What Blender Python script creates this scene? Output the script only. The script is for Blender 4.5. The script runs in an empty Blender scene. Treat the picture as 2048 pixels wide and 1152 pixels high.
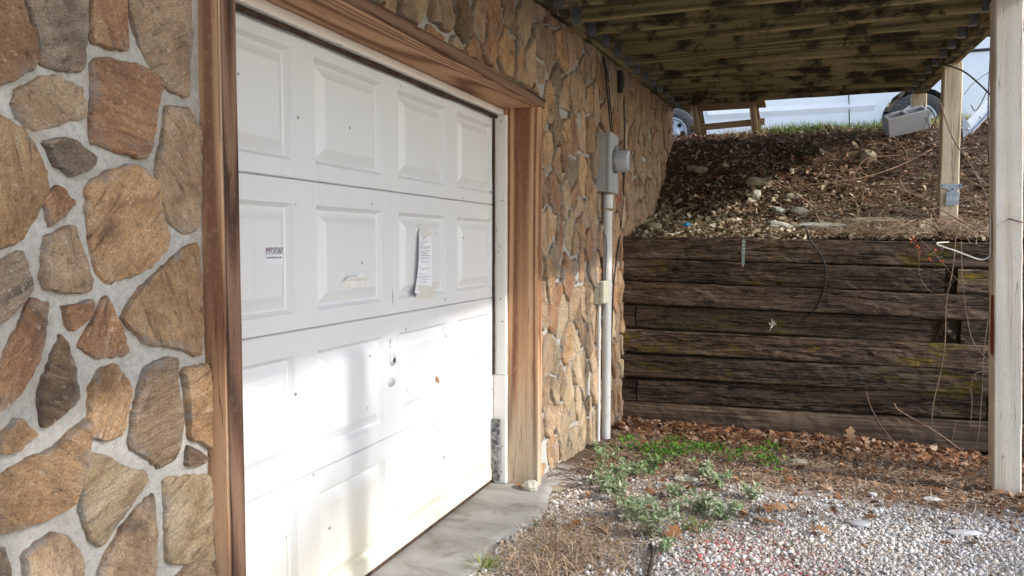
import bpy, bmesh, math, random
import numpy as np
from mathutils import Matrix, Vector, noise as mnoise
random.seed(7)
rng = np.random.default_rng(11)
sc = bpy.context.scene
COL = sc.collection
R_ = math.radians

# ------------------------------------------------------------------ camera
CAM = np.array([1.65337, -4.11185, 1.37003])
CR = np.array([0.935267, 0.353942, 0.001114])
CU = np.array([-0.021119, 0.052663, 0.998389])
CF = np.array([-0.353313, 0.933784, -0.056729])
FPX = 1520.42
cd = bpy.data.cameras.new('camera')
cam = bpy.data.objects.new('camera', cd)
COL.objects.link(cam)
m = Matrix.Identity(4)
for i in range(3):
    m[i][0], m[i][1], m[i][2], m[i][3] = CR[i], CU[i], -CF[i], CAM[i]
cam.matrix_world = m
cd.sensor_width = 36.0
cd.lens = FPX / 2048 * 36
cd.clip_start = 0.05
cd.clip_end = 2000
sc.camera = cam

# ------------------------------------------------------------------ light
SUN_EL, SUN_AZ = 31.0, -4.0          # azimuth from +x towards +y
world = bpy.data.worlds.new('World')
sc.world = world
world.use_nodes = True
wn = world.node_tree
for n in list(wn.nodes):
    wn.nodes.remove(n)
sky = wn.nodes.new('ShaderNodeTexSky')
sky.sky_type = 'NISHITA'
sky.sun_disc = False
sky.sun_elevation = R_(SUN_EL)
sky.sun_rotation = R_(90 - SUN_AZ)
sky.air_density = 1.0
sky.dust_density = 1.0
bg = wn.nodes.new('ShaderNodeBackground')
bg.inputs['Strength'].default_value = 0.15
out = wn.nodes.new('ShaderNodeOutputWorld')
wn.links.new(sky.outputs[0], bg.inputs[0])
wn.links.new(bg.outputs[0], out.inputs[0])
ld = bpy.data.lights.new('sun', 'SUN')
ld.energy = 2.0
ld.angle = R_(1.4)
ld.color = (1.0, 0.975, 0.94)
sun = bpy.data.objects.new('sun', ld)
COL.objects.link(sun)
sd = Vector((math.cos(R_(SUN_EL)) * math.cos(R_(SUN_AZ)), math.cos(R_(SUN_EL)) * math.sin(R_(SUN_AZ)), math.sin(R_(SUN_EL))))
sun.rotation_euler = sd.to_track_quat('Z', 'Y').to_euler()
sun.location = (8, 0, 8)
sc.view_settings.view_transform = 'Standard'
sc.view_settings.look = 'None'
sc.view_settings.gamma = 1
sc.view_settings.use_curve_mapping = False
sc.view_settings.exposure = 1.55
sc.cycles.max_bounces = 8
sc.cycles.diffuse_bounces = 6


def at(u, v, x=None, y=None, z=None):
    """the place on a world plane that was measured at this spot of the survey photograph"""
    d = CF + CR * (u - 1024) / FPX - CU * (v - 576) / FPX
    if x is not None:
        t = (x - CAM[0]) / d[0]
    elif y is not None:
        t = (y - CAM[1]) / d[1]
    else:
        t = (z - CAM[2]) / d[2]
    return Vector(CAM + t * d)


# ------------------------------------------------------------------ object helpers
WM = {}


def put(o, M, parent=None):
    WM[o.name] = M
    if parent is not None:
        o.parent = parent
        o.matrix_basis = WM[parent.name].inverted() @ M
    else:
        o.matrix_basis = M
    return o


def tag(o, label=None, cat=None, group=None, kind=None):
    if label: o['label'] = label
    if cat: o['category'] = cat
    if group: o['group'] = group
    if kind: o['kind'] = kind
    return o


def thing(name, label, cat, loc=(0, 0, 0), group=None):
    o = bpy.data.objects.new(name, None)
    COL.objects.link(o)
    o.empty_display_size = 0.1
    put(o, Matrix.Translation(loc))
    return tag(o, label, cat, group)


def link_mesh(name, me, mat, parent=None, M=None, smooth=False):
    o = bpy.data.objects.new(name, me)
    COL.objects.link(o)
    if mat is not None and len(me.materials) == 0:
        me.materials.append(mat)
    if smooth:
        me.shade_smooth()
    put(o, M if M is not None else Matrix.Identity(4), parent)
    return o


def mesh(name, V, F, mat, parent=None, M=None, smooth=False, center=True):
    """V in world space; the object's origin goes to the middle of its footprint"""
    V = [Vector(v) for v in V]
    if center and M is None:
        lo = Vector((min(v[i] for v in V) for i in range(3)))
        hi = Vector((max(v[i] for v in V) for i in range(3)))
        c = (lo + hi) / 2
        V = [v - c for v in V]
        M = Matrix.Translation(c)
    me = bpy.data.meshes.new(name)
    me.from_pydata([tuple(v) for v in V], [], F)
    me.update()
    return link_mesh(name, me, mat, parent, M, smooth)


def from_bm(name, bm, mat, parent=None, M=None, smooth=False):
    me = bpy.data.meshes.new(name)
    bmesh.ops.recalc_face_normals(bm, faces=bm.faces)
    bm.to_mesh(me)
    bm.free()
    return link_mesh(name, me, mat, parent, M, smooth)


def np_mesh(name, V, F, mat, rnd=None, parent=None, smooth=False, M=None):
    V = np.asarray(V, dtype=np.float32); F = np.asarray(F, dtype=np.int32)
    k = F.shape[1]
    me = bpy.data.meshes.new(name)
    me.vertices.add(len(V)); me.vertices.foreach_set('co', V.ravel())
    me.loops.add(F.size); me.loops.foreach_set('vertex_index', F.ravel())
    me.polygons.add(len(F)); me.polygons.foreach_set('loop_start', np.arange(0, F.size, k, dtype=np.int32))
    me.update(calc_edges=True)
    if rnd is not None:
        a = me.attributes.new('rnd', 'FLOAT', 'POINT')
        a.data.foreach_set('value', np.asarray(rnd, dtype=np.float32))
    me.validate()
    return link_mesh(name, me, mat, parent, M, smooth)


def basis(p0, p1, up=(0, 0, 1)):
    p0, p1 = Vector(p0), Vector(p1)
    X = (p1 - p0).normalized()
    Y = Vector(up).cross(X)
    if Y.length < 1e-4:
        Y = Vector((0, 1, 0)).cross(X)
    Y.normalize()
    Z = X.cross(Y)
    M = Matrix.Identity(4)
    for i in range(3):
        M[i][0], M[i][1], M[i][2], M[i][3] = X[i], Y[i], Z[i], p0[i]
    return M, (p1 - p0).length


def lumber(name, p0, p1, w, h, mat, parent=None, up=(0, 0, 1), jit=0.0015, seg=10, ch=0.006, seed=0, sharp=True, wob=0.0):
    """a sawn length of wood from p0 to p1 (centre line): w across, h along 'up'; local x runs along the grain"""
    M, L = basis(p0, p1, up)
    ring = []
    hw, hh = w / 2, h / 2
    for sx, sy in ((1, 1), (-1, 1), (-1, -1), (1, -1)):
        a = (sx * (hw - ch), sy * hh); b = (sx * hw, sy * (hh - ch))
        ring += [b, a] if sx * sy > 0 else [a, b]
    V, F = [], []
    n = len(ring)
    rd = random.Random(seed * 31 + 5)
    off = rd.uniform(0, 100)
    for i in range(seg + 1):
        x = L * i / seg
        dy = wob * mnoise.noise(Vector((x * 0.9, off, 1.3)))
        dz = wob * mnoise.noise(Vector((x * 0.9, off, 7.3)))
        for k, (a, b) in enumerate(ring):
            s = jit * mnoise.noise(Vector((x * 4.0, off + k // 2 * 3.1, 0.2))) * 1.6
            s2 = jit * mnoise.noise(Vector((x * 11.0, off + k * 3.1, 5.2)))
            f = 1 + (s + s2) / max(hw, hh)
            V.append((x, a * f + dy, b * f + dz))
    for i in range(seg):
        for k in range(n):
            a = i * n + k; b = i * n + (k + 1) % n
            F.append((a, b, b + n, a + n))
    F.append(tuple(reversed(range(n))))
    F.append(tuple(range(seg * n, seg * n + n)))
    me = bpy.data.meshes.new(name)
    me.from_pydata(V, [], F); me.update()
    bm = bmesh.new(); bm.from_mesh(me); bmesh.ops.recalc_face_normals(bm, faces=bm.faces); bm.to_mesh(me); bm.free()
    return link_mesh(name, me, mat, parent, M)


def box(name, lo, hi, mat, parent=None, bev=0.004, seg=2, M=None):
    lo, hi = Vector(lo), Vector(hi)
    c = (lo + hi) / 2; d = hi - lo
    bm = bmesh.new()
    bmesh.ops.create_cube(bm, size=1)
    bmesh.ops.scale(bm, vec=d, verts=bm.verts)
    if bev > 0:
        bmesh.ops.bevel(bm, geom=list(bm.edges), offset=min(bev, min(d) * 0.45), segments=seg, affect='EDGES', profile=0.6)
    return from_bm(name, bm, mat, parent, Matrix.Translation(c) if M is None else M)


def add_box(bm, lo, hi):
    lo, hi = Vector(lo), Vector(hi)
    r = bmesh.ops.create_cube(bm, size=1)
    vs = r['verts']
    bmesh.ops.scale(bm, vec=hi - lo, verts=vs)
    bmesh.ops.translate(bm, vec=(lo + hi) / 2, verts=vs)
    return vs


def smooth_path(pts, n=6):
    pts = [Vector(p) for p in pts]
    if len(pts) < 3:
        return pts
    o = []
    P = [pts[0] * 2 - pts[1]] + pts + [pts[-1] * 2 - pts[-2]]
    for i in range(1, len(P) - 2):
        a, b, c, d = P[i - 1], P[i], P[i + 1], P[i + 2]
        for k in range(n):
            t = k / n
            o.append(0.5 * ((2 * b) + (c - a) * t + (2 * a - 5 * b + 4 * c - d) * t * t + (3 * b - a - 3 * c + d) * t ** 3))
    o.append(pts[-1])
    return o


def tube_data(pts, r, sides=6, r1=None, cap=True):
    V, F = [], []
    n = len(pts)
    nrm = None
    for i, p in enumerate(pts):
        t = (pts[min(i + 1, n - 1)] - pts[max(i - 1, 0)]).normalized()
        if nrm is None:
            nrm = t.orthogonal().normalized()
        else:
            nrm = (nrm - t * nrm.dot(t))
            nrm = nrm.normalized() if nrm.length > 1e-6 else t.orthogonal().normalized()
        b = t.cross(nrm)
        rr = r if r1 is None else r + (r1 - r) * i / max(1, n - 1)
        for k in range(sides):
            a = 2 * math.pi * k / sides
            V.append(p + (nrm * math.cos(a) + b * math.sin(a)) * rr)
    for i in range(n - 1):
        for k in range(sides):
            a = i * sides + k; c = i * sides + (k + 1) % sides
            F.append((a, c, c + sides, a + sides))
    if cap:
        F.append(tuple(reversed(range(sides))))
        F.append(tuple(range((n - 1) * sides, n * sides)))
    return V, F


def tube(name, pts, r, mat, parent=None, sides=8, r1=None, sm=True, curve=True, n=6):
    P = smooth_path(pts, n) if curve else [Vector(p) for p in pts]
    V, F = tube_data(P, r, sides, r1)
    return mesh(name, V, F, mat, parent, smooth=sm)


def lathe(name, prof, mat, M, parent=None, sides=24, sm=True):
    """prof: (radius, height) pairs, turned round local z"""
    V, F = [], []
    for (r, h) in prof:
        for k in range(sides):
            a = 2 * math.pi * k / sides
            V.append((r * math.cos(a), r * math.sin(a), h))
    for i in range(len(prof) - 1):
        for k in range(sides):
            a = i * sides + k; b = i * sides + (k + 1) % sides
            F.append((a, b, b + sides, a + sides))
    F.append(tuple(reversed(range(sides))))
    F.append(tuple(range((len(prof) - 1) * sides, len(prof) * sides)))
    me = bpy.data.meshes.new(name)
    me.from_pydata(V, [], F); me.update()
    o = link_mesh(name, me, mat, parent, M)
    if sm:
        me.shade_smooth()
        try:
            me.set_sharp_from_angle(angle=R_(40))
        except Exception:
            pass
    return o


def facing(p, axis):
    """a frame at p whose z points along axis"""
    q = Vector(axis).to_track_quat('Z', 'Y')
    return Matrix.Translation(p) @ q.to_matrix().to_4x4()


def voxel(xs, ys, zs, solid):
    V, F, idx = [], [], {}

    def vid(i, j, k):
        if (i, j, k) not in idx:
            idx[(i, j, k)] = len(V); V.append((xs[i], ys[j], zs[k]))
        return idx[(i, j, k)]
    nx, ny, nz = len(xs) - 1, len(ys) - 1, len(zs) - 1
    S = lambda i, j, k: 0 <= i < nx and 0 <= j < ny and 0 <= k < nz and solid(i, j, k)
    for i in range(nx):
        for j in range(ny):
            for k in range(nz):
                if not S(i, j, k): continue
                if not S(i - 1, j, k): F.append((vid(i, j, k), vid(i, j, k + 1), vid(i, j + 1, k + 1), vid(i, j + 1, k)))
                if not S(i + 1, j, k): F.append((vid(i + 1, j, k), vid(i + 1, j + 1, k), vid(i + 1, j + 1, k + 1), vid(i + 1, j, k + 1)))
                if not S(i, j - 1, k): F.append((vid(i, j, k), vid(i + 1, j, k), vid(i + 1, j, k + 1), vid(i, j, k + 1)))
                if not S(i, j + 1, k): F.append((vid(i, j + 1, k), vid(i, j + 1, k + 1), vid(i + 1, j + 1, k + 1), vid(i + 1, j + 1, k)))
                if not S(i, j, k - 1): F.append((vid(i, j, k), vid(i, j + 1, k), vid(i + 1, j + 1, k), vid(i + 1, j, k)))
                if not S(i, j, k + 1): F.append((vid(i, j, k + 1), vid(i + 1, j, k + 1), vid(i + 1, j + 1, k + 1), vid(i, j + 1, k + 1)))
    return V, F


# ------------------------------------------------------------------ materials
class NT:
    def __init__(s, name, rough=0.8, spec=0.3):
        s.m = bpy.data.materials.new(name)
        s.m.use_nodes = True
        s.t = s.m.node_tree
        s.b = s.t.nodes['Principled BSDF']
        s.b.inputs['Roughness'].default_value = rough
        s.b.inputs['Specular IOR Level'].default_value = spec

    def n(s, typ, **kw):
        nd = s.t.nodes.new('ShaderNode' + typ)
        for k, v in kw.items():
            setattr(nd, k, v)
        return nd

    def set(s, sock, v):
        if hasattr(v, 'is_linked') or isinstance(v, bpy.types.NodeSocket):
            s.t.links.new(v, sock)
        else:
            if isinstance(v, (tuple, list)) and len(v) == 3 and sock.type == 'RGBA':
                v = (*v, 1)
            sock.default_value = v

    def coords(s, scale=(1, 1, 1), loc=(0, 0, 0), rot=(0, 0, 0), kind='Object'):
        tc = s.n('TexCoord')
        mp = s.n('Mapping')
        mp.inputs['Scale'].default_value = scale
        mp.inputs['Location'].default_value = loc
        mp.inputs['Rotation'].default_value = rot
        s.t.links.new(tc.outputs[kind], mp.inputs[0])
        return mp.outputs[0]

    def rand(s, mul=1.0):
        oi = s.n('ObjectInfo')
        return s.math('MULTIPLY', oi.outputs['Random'], mul)

    def math(s, op, a, b=0.0, c=None, clamp=False):
        nd = s.n('Math', operation=op, use_clamp=clamp)
        s.set(nd.inputs[0], a); s.set(nd.inputs[1], b)
        if c is not None: s.set(nd.inputs[2], c)
        return nd.outputs[0]

    def noise(s, vec, scale=5, detail=4, rough=0.55, dist=0.0, w=None):
        nd = s.n('TexNoise', noise_dimensions='4D' if w is not None else '3D')
        s.set(nd.inputs['Vector'], vec)
        nd.inputs['Scale'].default_value = scale
        nd.inputs['Detail'].default_value = detail
        nd.inputs['Roughness'].default_value = rough
        nd.inputs['Distortion'].default_value = dist
        if w is not None: s.set(nd.inputs['W'], w)
        return nd.outputs['Fac']

    def vor(s, vec, scale, out='Distance', feature='F1', rnd=1.0):
        nd = s.n('TexVoronoi', feature=feature)
        s.set(nd.inputs['Vector'], vec)
        nd.inputs['Scale'].default_value = scale
        nd.inputs['Randomness'].default_value = rnd
        return nd.outputs[out]

    def ramp(s, fac, stops, interp='LINEAR'):
        nd = s.n('ValToRGB')
        cr = nd.color_ramp
        cr.interpolation = interp
        while len(cr.elements) < len(stops): cr.elements.new(0.5)
        for e, (p, c) in zip(cr.elements, stops):
            e.position = p
            e.color = (*c, 1) if isinstance(c, (tuple, list)) else (c, c, c, 1)
        s.set(nd.inputs[0], fac)
        return nd.outputs[0]

    def step(s, fac, lo, hi):
        nd = s.n('MapRange', interpolation_type='SMOOTHSTEP')
        s.set(nd.inputs[0], fac)
        nd.inputs[1].default_value = lo; nd.inputs[2].default_value = hi
        return nd.outputs[0]

    def mix(s, f, a, b, mode='MIX'):
        nd = s.n('Mix', data_type='RGBA', blend_type=mode)
        s.set(nd.inputs[0], f); s.set(nd.inputs[6], a); s.set(nd.inputs[7], b)
        return nd.outputs[2]

    def bump(s, h, strength=0.4, dist=0.01, prev=None):
        nd = s.n('Bump')
        nd.inputs['Strength'].default_value = strength
        nd.inputs['Distance'].default_value = dist
        s.set(nd.inputs['Height'], h)
        if prev is not None: s.t.links.new(prev, nd.inputs['Normal'])
        s.t.links.new(nd.outputs[0], s.b.inputs['Normal'])
        return nd.outputs[0]

    def color(s, c):
        s.set(s.b.inputs['Base Color'], c)
        return s.m

    def attr(s, name='rnd'):
        nd = s.n('Attribute', attribute_name=name)
        return nd.outputs['Fac']

    def xyz(s, vec):
        nd = s.n('SeparateXYZ')
        s.set(nd.inputs[0], vec)
        return nd.outputs


def wood(name, dark, mid, light, rings=16, low=None, across=3.0, along=0.35, blot=None, blot_lo=.5, blot_hi=.7, bump=0.35, knots=False, fib=0.5, ringw=0.55, grey=None, gy_axis=None, rough=.82, blot_scale=(1.2, 3, 3)):
    t = NT(name, rough, .25)
    w = t.rand(37.0)
    v = t.coords((along, across, across))
    n1 = t.noise(v, 1.0, 1.2, .4, .25, w)
    if knots:
        kv = t.coords((.9, 3.4, 3.4))
        kd = t.vor(kv, 1.0)
        kk = t.step(kd, .26, .01)
        n1 = t.math('ADD', n1, t.math('MULTIPLY', kk, .30))
    s = t.math('SINE', t.math('MULTIPLY', n1, rings * 6.283))
    s = t.math('MULTIPLY_ADD', s, .5, .5)
    s = t.math('POWER', s, 1.6)
    f = t.noise(t.coords((6.0, 130, 130)), 1.0, 5, .65, .3, w)
    f2 = t.noise(t.coords((1.2, 40, 40)), 1.0, 3, .6, .2, w)
    g = t.math('ADD', t.math('MULTIPLY', s, ringw), t.math('MULTIPLY', t.math('ADD', f, t.math('SUBTRACT', f2, .5)), fib))
    c = t.ramp(g, [(0.12, light), (.48, mid), (.92, dark)])
    if knots:
        c = t.mix(t.math('MULTIPLY', t.step(kd, .07, .03), .8), c, tuple(q * .35 for q in dark))
    if grey is not None:
        gn = t.noise(t.coords((.8, 6, 6)), 1.0, 4, .6, 0, w)
        c = t.mix(t.math('MULTIPLY', t.step(gn, .38, .68), .75), c, grey)
    if blot is not None:
        bn = t.noise(t.coords(blot_scale), 1.6, 5, .65, .4, w)
        c = t.mix(t.math('MULTIPLY', t.step(bn, blot_lo, blot_hi), .85), c, blot)
    if low is not None:
        pz = t.xyz(t.n('NewGeometry').outputs['Position'])[2]
        lw = t.step(t.math('ADD', pz, t.math('MULTIPLY', t.math('SUBTRACT', f2, .5), 1.1)), .72, .12)
        c = t.mix(t.math('MULTIPLY', lw, .78), c, t.mix(t.math('MULTIPLY', g, .6), low, tuple(q * .45 for q in low)))
    po = t.noise(t.coords((28, 170, 170)), 1.0, 3, .6, 0, w)
    c = t.mix(t.math('MULTIPLY', t.step(po, .46, .34), .22), c, tuple(q * .45 for q in dark))
    sp = t.noise(t.coords((38, 60, 60)), 1.0, 6, .75, 0, w)
    c = t.mix(t.math('MULTIPLY', t.step(sp, .52, .66), .30), c, light)
    # cracks along the grain
    ck = t.noise(t.coords((.55, 26, 26)), 1.0, 2, .5, .3, w)
    crack = t.step(t.math('ABSOLUTE', t.math('SUBTRACT', ck, .5)), .012, .0)
    c = t.mix(t.math('MULTIPLY', crack, .6), c, tuple(q * .3 for q in dark))
    h = t.math('SUBTRACT', t.math('ADD', t.math('MULTIPLY', f, .5), t.math('MULTIPLY', s, -.25)), t.math('MULTIPLY', crack, .8))
    t.bump(h, bump, .006)
    return t.color(c)


M_ = {}


def stone_mat(name, A, B, Cc, D, speck=.5):
    t = NT(name, .72, .35)
    w = t.rand(53.0)
    v = t.coords((1, 1, 1))
    vr = t.n('VectorRotate', rotation_type='X_AXIS')
    t.set(vr.inputs['Vector'], v)
    t.set(vr.inputs['Angle'], t.rand(31.4))
    mp = t.n('Mapping'); mp.inputs['Scale'].default_value = (1, 1, 4.5)
    t.t.links.new(vr.outputs[0], mp.inputs[0])
    vs = mp.outputs[0]
    n1 = t.noise(v, 6.0, 5, .65, .8, w)
    n2 = t.noise(vs, 11, 9, .72, .7, w)
    n3 = t.noise(v, 85, 6, .72, 0, w)
    n4 = t.noise(vs, 3.4, 4, .6, .6, t.math('ADD', w, 9.1))
    n5 = t.noise(v, 230, 3, .6, 0, w)
    c = t.ramp(n1, [(.30, A), (.44, B), (.60, Cc), (.76, D)])
    c = t.mix(t.step(n4, .50, .62), c, t.ramp(n2, [(.3, A), (.5, B), (.7, D)]))
    c = t.mix(t.math('MULTIPLY', t.step(n2, .46, .30), .8), c, tuple(q * .45 for q in A))
    c = t.mix(t.math('MULTIPLY', t.step(n2, .56, .70), .65), c, (.62, .47, .31))
    c = t.mix(t.math('MULTIPLY', t.step(n3, .47, .34), speck), c, (.07, .05, .035))
    c = t.mix(t.math('MULTIPLY', t.step(n3, .56, .66), .55), c, (.72, .62, .48))
    c = t.mix(t.math('MULTIPLY', t.step(n5, .50, .40), .5), c, tuple(q * .4 for q in B))
    hs = t.n('HueSaturation')
    hs.inputs['Saturation'].default_value = .94
    t.set(hs.inputs['Value'], t.math('MULTIPLY_ADD', t.rand(1.0), .5, .85))
    t.set(hs.inputs['Color'], c)
    # smears of mortar left along the edges
    rim = t.attr('rim')
    sm = t.math('MULTIPLY', rim, t.step(t.noise(v, 16, 5, .65, .4, w), .47, .62))
    c = t.mix(t.math('MULTIPLY', sm, .75), hs.outputs[0], (.36, .34, .31))
    h = t.math('ADD', t.math('MULTIPLY', n2, 1.2), t.math('MULTIPLY', n3, .35))
    t.bump(h, 1.0, .026)
    return t.color(c)


M_['st_rust'] = stone_mat('stone_rust', (.12, .07, .045), (.36, .17, .075), (.50, .27, .125), (.44, .28, .165))
M_['st_ochre'] = stone_mat('stone_ochre', (.17, .095, .05), (.46, .255, .11), (.59, .365, .185), (.52, .37, .225))
M_['st_tan'] = stone_mat('stone_tan', (.18, .115, .07), (.45, .285, .16), (.57, .39, .235), (.50, .38, .25))
M_['st_grey'] = stone_mat('stone_grey', (.11, .082, .062), (.30, .215, .15), (.42, .30, .195), (.50, .34, .19))
M_['st_dark'] = stone_mat('stone_dark', (.08, .056, .042), (.23, .14, .08), (.40, .24, .11), (.38, .27, .16))
M_['st_pale'] = stone_mat('stone_pale', (.20, .13, .07), (.46, .32, .17), (.58, .44, .28), (.50, .38, .24), .35)
KINDS = ['st_rust', 'st_ochre', 'st_tan', 'st_grey', 'st_dark', 'st_pale']

t = NT('mortar', .92, .15)
v = t.coords((1, 1, 1))
n1 = t.noise(v, 2.5, 5, .6)
n2 = t.noise(v, 60, 5, .65)
n3 = t.noise(t.coords((1, 1, 1)), 14, 4, .6)
c = t.ramp(n1, [(.3, (.33, .31, .28)), (.6, (.435, .42, .39)), (.8, (.50, .48, .45))])
c = t.mix(t.math('MULTIPLY', t.step(n3, .55, .72), .45), c, (.27, .24, .20))
c = t.mix(t.math('MULTIPLY', t.step(n2, .55, .4), .35), c, (.24, .22, .195))
n4 = t.noise(v, 240, 3, .7)
c = t.mix(t.math('MULTIPLY', t.step(n4, .55, .68), .35), c, (.55, .52, .47))
c = t.mix(t.math('MULTIPLY', t.step(t.noise(v, 6, 6, .7, .6), .56, .7), .5), c, (.30, .235, .165))
t.bump(t.math('ADD', t.math('MULTIPLY', n2, .6), n3), .7, .012)
M_['mortar'] = t.color(c)

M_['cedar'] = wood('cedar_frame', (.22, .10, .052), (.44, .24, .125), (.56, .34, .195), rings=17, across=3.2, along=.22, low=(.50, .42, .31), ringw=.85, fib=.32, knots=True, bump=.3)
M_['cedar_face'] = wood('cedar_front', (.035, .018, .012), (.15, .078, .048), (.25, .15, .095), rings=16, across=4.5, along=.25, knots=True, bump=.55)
M_['post'] = wood('weathered_post', (.32, .25, .17), (.60, .515, .40), (.69, .62, .52), rings=12, across=3, along=.15, knots=True, bump=.3, grey=(.63, .58, .51), ringw=.28)
M_['post_tan'] = wood('tan_post', (.28, .20, .115), (.55, .435, .28), (.65, .545, .375), rings=10, across=4, along=.3, bump=.25, ringw=.35)
M_['joist'] = wood('deck_joist', (.085, .067, .03), (.26, .205, .09), (.36, .29, .14), rings=14, across=4, along=.2, bump=.35, blot=(.016, .014, .010), blot_lo=.47, blot_hi=.58, blot_scale=(2.2, 3, 3))
M_['decking'] = wood('deck_boards', (.035, .028, .018), (.10, .075, .042), (.15, .115, .062), rings=14, across=5, along=.4, bump=.35, blot=(.015, .013, .01), blot_lo=.48, blot_hi=.6)
M_['bench'] = wood('bench_wood', (.12, .07, .035), (.30, .19, .10), (.42, .30, .18), rings=12, across=8, along=.5, bump=.2)

# creosoted landscape timbers: dark, cracked, patched with moss
t = NT('railway_timber', .88, .2)
w = t.rand(41.0)
f = t.noise(t.coords((6, 75, 75)), 1.0, 7, .72, .6, w)
f2 = t.noise(t.coords((1.6, 17, 17)), 1.0, 5, .65, .5, w)
big = t.noise(t.coords((1.1, 3.5, 3.5)), 1.0, 4, .6, .4, w)
c = t.ramp(t.math('ADD', t.math('MULTIPLY', f, .55), t.math('MULTIPLY', f2, .45)), [(.30, (.012, .009, .007)), (.44, (.080, .053, .038)), (.55, (.155, .108, .078)), (.70, (.33, .26, .205))])
c = t.mix(t.math('MULTIPLY', t.step(big, .54, .72), .65), c, t.ramp(f, [(.35, (.07, .052, .04)), (.6, (.33, .27, .21))]))
c = t.mix(t.math('MULTIPLY', t.step(big, .46, .32), .6), c, (.020, .014, .011))
sp = t.noise(t.coords((30, 70, 70)), 1.0, 6, .75, 0, w)
c = t.mix(t.math('MULTIPLY', t.step(sp, .52, .64), .45), c, (.27, .215, .165))
c = t.mix(t.math('MULTIPLY', t.step(sp, .47, .36), .6), c, (.018, .013, .010))
ck = t.noise(t.coords((.7, 13, 13)), 1.0, 4, .55, .8, w)
crack = t.step(t.math('ABSOLUTE', t.math('SUBTRACT', ck, .5)), .02, .0)
c = t.mix(t.math('MULTIPLY', crack, .85), c, (.008, .006, .005))
mo = t.noise(t.coords((1.6, 4, 4)), 1.5, 6, .7, .4, t.math('ADD', w, 4.4))
mo2 = t.noise(t.coords((50, 50, 50)), 1.0, 3, .6)
mm = t.math('MULTIPLY', t.step(mo, .54, .63), t.step(mo2, .36, .56))
c = t.mix(t.math('MULTIPLY', mm, .9), c, (.17, .125, .03))
hs = t.n('HueSaturation')
ck2 = t.noise(t.coords((1.3, 30, 30)), 1.0, 3, .6, 1.2, w)
crack2 = t.math('MULTIPLY', t.step(t.math('ABSOLUTE', t.math('SUBTRACT', ck2, .5)), .03, .0), t.step(big, .42, .58))
c = t.mix(t.math('MULTIPLY', crack2, .8), c, (.010, .007, .006))
crack = t.math('MAXIMUM', crack, crack2)
t.set(hs.inputs['Value'], t.math('MULTIPLY_ADD', t.rand(1.0), .6, .72)); t.set(hs.inputs['Color'], c)
hs.inputs['Saturation'].default_value = 1.15
t.bump(t.math('SUBTRACT', t.math('ADD', f, f2), t.math('MULTIPLY', crack, 1.2)), .9, .014)
M_['tie'] = t.color(hs.outputs[0])
t = NT('plain_timber', .9, .15)
w = t.rand(41.0)
f = t.noise(t.coords((1.5, 70, 70)), 1.0, 5, .6, .2, w)
big = t.noise(t.coords((1.1, 6, 6)), 1.0, 4, .6, .3, w)
c = t.ramp(f, [(.34, (.06, .040, .027)), (.5, (.135, .09, .06)), (.66, (.235, .17, .115))])
c = t.mix(t.math('MULTIPLY', t.step(big, .5, .66), .6), c, (.06, .045, .035))
t.bump(f, .5, .008)
M_['tie_plain'] = t.color(c)

# painted steel door
t = NT('white_door_paint', .42, .4)
v = t.coords((1, 1, 1), kind='Generated')
tc = t.n('NewGeometry')
pos = t.xyz(tc.outputs['Position'])
n1 = t.noise(tc.outputs['Position'], 2.2, 5, .6)
n2 = t.noise(tc.outputs['Position'], 9, 4, .6)
low = t.math('ADD', t.math('MULTIPLY', pos[2], -1.5), t.math('MULTIPLY_ADD', n1, .9, .30), clamp=True)
c = t.mix(t.math('MULTIPLY', n2, .25), (.69, .692, .697), (.62, .618, .615))
c = t.mix(t.math('MULTIPLY', low, .9), c, (.67, .59, .41))
gr_ = t.n('Mapping'); gr_.inputs['Scale'].default_value = (1, 3.2, 38)
t.t.links.new(tc.outputs['Position'], gr_.inputs[0])
emb = t.noise(gr_.outputs[0], 1.6, 5, .65, .4)
st_ = t.n('Mapping'); st_.inputs['Scale'].default_value = (1, 22, 1.1)
t.t.links.new(tc.outputs['Position'], st_.inputs[0])
strk = t.noise(st_.outputs[0], 1.5, 5, .6, .2)
c = t.mix(t.math('MULTIPLY', t.step(strk, .54, .70), .09), c, (.40, .37, .32))
spl = t.noise(tc.outputs['Position'], 42, 4, .7)
c = t.mix(t.math('MULTIPLY', t.math('MULTIPLY', t.step(spl, .60, .70), t.step(pos[2], .55, .0)), .55), c, (.35, .28, .19))
dv = t.n('TexVoronoi')
dv.inputs['Scale'].default_value = 11
t.t.links.new(tc.outputs['Position'], dv.inputs['Vector'])
dot = t.math('MULTIPLY', t.step(dv.outputs['Distance'], .085, .05), t.step(t.xyz(dv.outputs['Color'])[0], .86, .88))
c = t.mix(t.math('MULTIPLY', dot, .8), c, (.10, .085, .07))
t.bump(t.math('ADD', n2, emb), .12, .003)
M_['door'] = t.color(c)

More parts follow.
